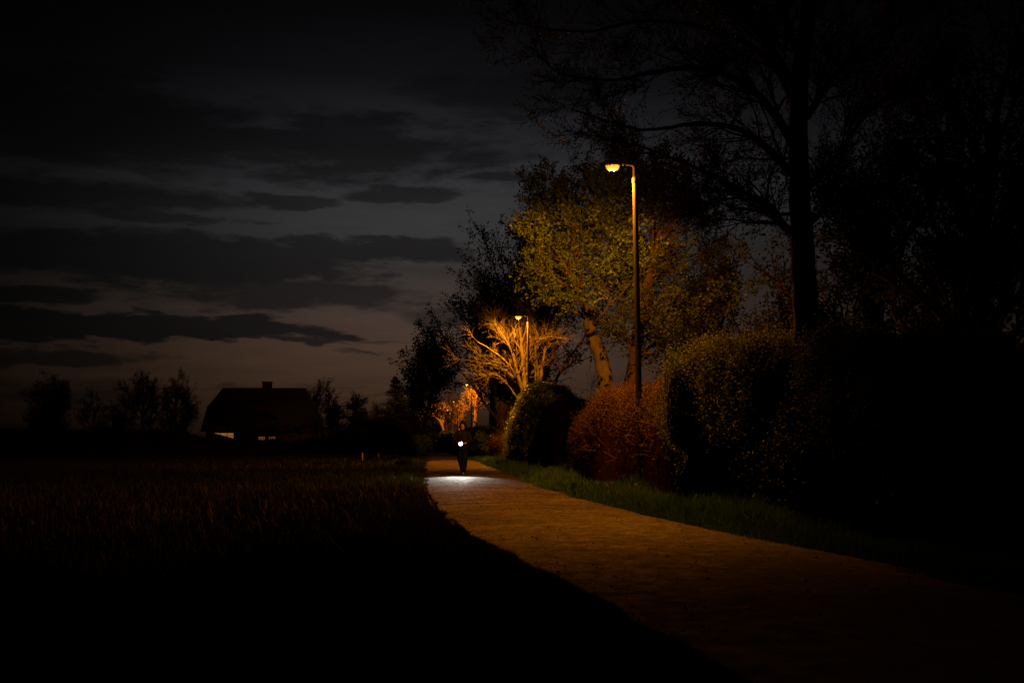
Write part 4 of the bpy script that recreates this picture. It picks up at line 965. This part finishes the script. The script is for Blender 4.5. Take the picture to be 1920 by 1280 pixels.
WY = 34.8; WX = X(868, WY)
pr = thing('person', (WX, WY, 0.035), 'person in dark hooded jacket and trousers walking up the path holding a bright torch', 'person')
TZ, TY, TX = 1.05, -0.36, -0.035        # torch grip
nodes = [(0, 0.02, .93, .125, .10), (0, 0.01, 1.10, .12, .095), (0, 0, 1.28, .135, .10), (0, 0.0, 1.42, .08, .07), (0, -.01, 1.49, .052, .055), (0, -.02, 1.55, .070, .085), (0, -.025, 1.62, .078, .098), (0, -.015, 1.69, .066, .08),
         (.17, 0.0, 1.40, .06), (.255, 0.03, 1.14, .042), (.06, -.30, 1.03, .028), (-.17, 0.0, 1.40, .06), (-.27, 0.02, 1.14, .042), (-.085, -.30, 1.05, .028),
         (.085, 0.02, .87, .09), (.065, -.06, .50, .058), (.03, -.12, .10, .042), (.03, -.25, .04, .034, .026), (-.085, 0.03, .87, .09), (-.06, 0.02, .50, .058), (-.015, 0.32, .17, .042), (-.015, 0.24, .05, .034, .026)]
edges = [(0, 1), (1, 2), (2, 3), (3, 4), (4, 5), (5, 6), (6, 7), (3, 8), (8, 9), (9, 10), (3, 11), (11, 12), (12, 13), (0, 14), (14, 15), (15, 16), (16, 17), (0, 18), (18, 19), (19, 20), (20, 21)]
def hand(wrist, side, reach):
    """palm beside the torch, four fingers and a thumb curled round its barrel"""
    wp = np.array(nodes[wrist][:3]); i0 = len(nodes)
    palm = np.array([TX + side * .040, reach + .02, TZ - .005])
    nodes.append((*palm, .022, .03)); edges.append((wrist, i0))
    for k in range(4):
        yk = reach + .035 - .021 * k; prev = i0
        for ang, rr in ((0.35, .037), (1.35, .034), (2.35, .032), (2.95, .030)):
            a = ang - 0.2; c = math.cos(a) * side; s_ = math.sin(a)
            L = (1.0, 1.06, 1.0, .9)[k]
            nodes.append((TX + c * rr * L, yk, TZ - s_ * rr * L, .0095 if ang < 2.9 else .0075)); edges.append((prev, len(nodes) - 1)); prev = len(nodes) - 1
    prev = i0
    for ang, yy, rr in ((-.35, reach + .06, .042), (-1.0, reach + .05, .037), (-1.7, reach + .04, .033)):
        nodes.append((TX + math.cos(ang) * side * rr, yy, TZ - math.sin(ang) * rr, .010 if ang > -1.5 else .008)); edges.append((prev, len(nodes) - 1)); prev = len(nodes) - 1
hand(10, 1, TY + .02); hand(13, -1, TY - .02)
skinned('body', nodes, edges, M['skin'], pr)
# face
hd = Shapes()
hd.lathe([(0.001, .0), (.013, .004), (.010, .022), (.004, .045)], 8, (0, -.115, 1.585), Matrix.Rotation(0.25, 3, 'X'))
hd.build('nose', M['skin'], pr)
for sx in (-1, 1): Shapes().lathe([(.001, -.011), (.008, -.007), (.011, 0), (.008, .007), (.001, .011)], 10, (sx * .031, -.106, 1.622)).build('eye', M['lens_off'], pr)
Shapes().box((0, -.104, 1.555), (.046, .012, .010), bevel=.004).build('mouth', M['box'], pr)
# jacket: torso, skirt and sleeves
jn = [(0, 0.02, .80, .185, .15), (0, 0.02, .95, .20, .155), (0, 0.01, 1.12, .205, .15), (0, 0, 1.28, .215, .15), (0, 0.0, 1.42, .11, .095), (0, -.005, 1.50, .095, .098),
      (.185, 0.005, 1.385, .098), (.262, 0.03, 1.14, .082), (.10, -.22, 1.045, .054), (-.185, 0.005, 1.385, .098), (-.272, 0.02, 1.14, .082), (-.12, -.22, 1.06, .054)]
je = [(0, 1), (1, 2), (2, 3), (3, 4), (4, 5), (4, 6), (6, 7), (7, 8), (4, 9), (9, 10), (10, 11)]
jk = skinned('jacket', jn, je, M['jacket'], pr)
# hood: shell open at the face
bm = bmesh.new(); bmesh.ops.create_uvsphere(bm, u_segments=40, v_segments=28, radius=1)
bmesh.ops.transform(bm, matrix=Matrix.Translation((0, 0.005, 1.60)) @ Matrix.Diagonal((.125, .145, .165, 1)), verts=bm.verts)
bmesh.ops.delete(bm, geom=[f for f in bm.faces if f.calc_center_median().y < -.05 and (f.calc_center_median().x / .075) ** 2 + ((f.calc_center_median().z - 1.585) / .10) ** 2 < 1], context='FACES')
for f in bm.faces: f.smooth = True
bmesh.ops.solidify(bm, geom=bm.faces[:], thickness=.012)
me = bpy.data.meshes.new('hood'); bm.to_mesh(me); bm.free(); link('hood', me, M['jacket'], jk)
tn = [(0, 0.02, .93, .165, .13), (.085, 0.02, .84, .13), (.075, -.06, .50, .102), (.035, -.118, .12, .078), (-.085, 0.03, .84, .13), (-.075, 0.02, .50, .102), (-.02, 0.318, .19, .076), (.032, -.125, .02, .074), (-.017, 0.35, .10, .072)]
skinned('trousers', tn, [(0, 1), (1, 2), (2, 3), (0, 4), (4, 5), (5, 6), (3, 7), (6, 8)], M['trousers'], pr)
skinned('shoe', [(.03, -.09, .055, .052), (.03, -.18, .045, .05, .04), (.03, -.29, .035, .042, .03)], [(0, 1), (1, 2)], M['shoe'], pr)
skinned('shoe', [(-.015, .35, .13, .052), (-.015, .29, .075, .05, .042), (-.015, .22, .035, .045, .03)], [(0, 1), (1, 2)], M['shoe'], pr)
# torch, held
tr = thing('torch', (WX + TX, WY + TY, .035 + TZ), 'bright white torch held in both hands at the waist of the walker', 'torch')
R90 = Matrix.Rotation(math.radians(90), 3, 'X')     # z axis -> -y
tr.rotation_euler = (math.radians(4), 0, math.radians(-3))
Shapes().lathe([(.018, -.09), (.022, -.085), (.022, .055), (.024, .06), (.050, .11), (.056, .12), (.056, .155), (.052, .158), (.051, .150)], 24, (0, 0, 0), R90).build('barrel', M['torch_body'], tr)
Shapes().lathe([(.0505, .151), (.0505, .1545), (.035, .160), (.01, .162)], 24, (0, 0, 0), R90).build('lens', M['torch_lens'], tr)
li = bpy.data.lights.new('torch_beam', 'SPOT'); li.energy = 1050; li.color = (1.0, .95, .84); li.spot_size = math.radians(46); li.spot_blend = 1.0; li.shadow_soft_size = .03
lo = bpy.data.objects.new('torch_beam', li); C.objects.link(lo); lo.parent = tr
lo.location = (0, -.17, 0); lo.scale = (1.5, 1, 1); lo.rotation_euler = (math.radians(58), 0, 0); lo.rotation_euler = (math.radians(90 - 21), 0, math.radians(180))
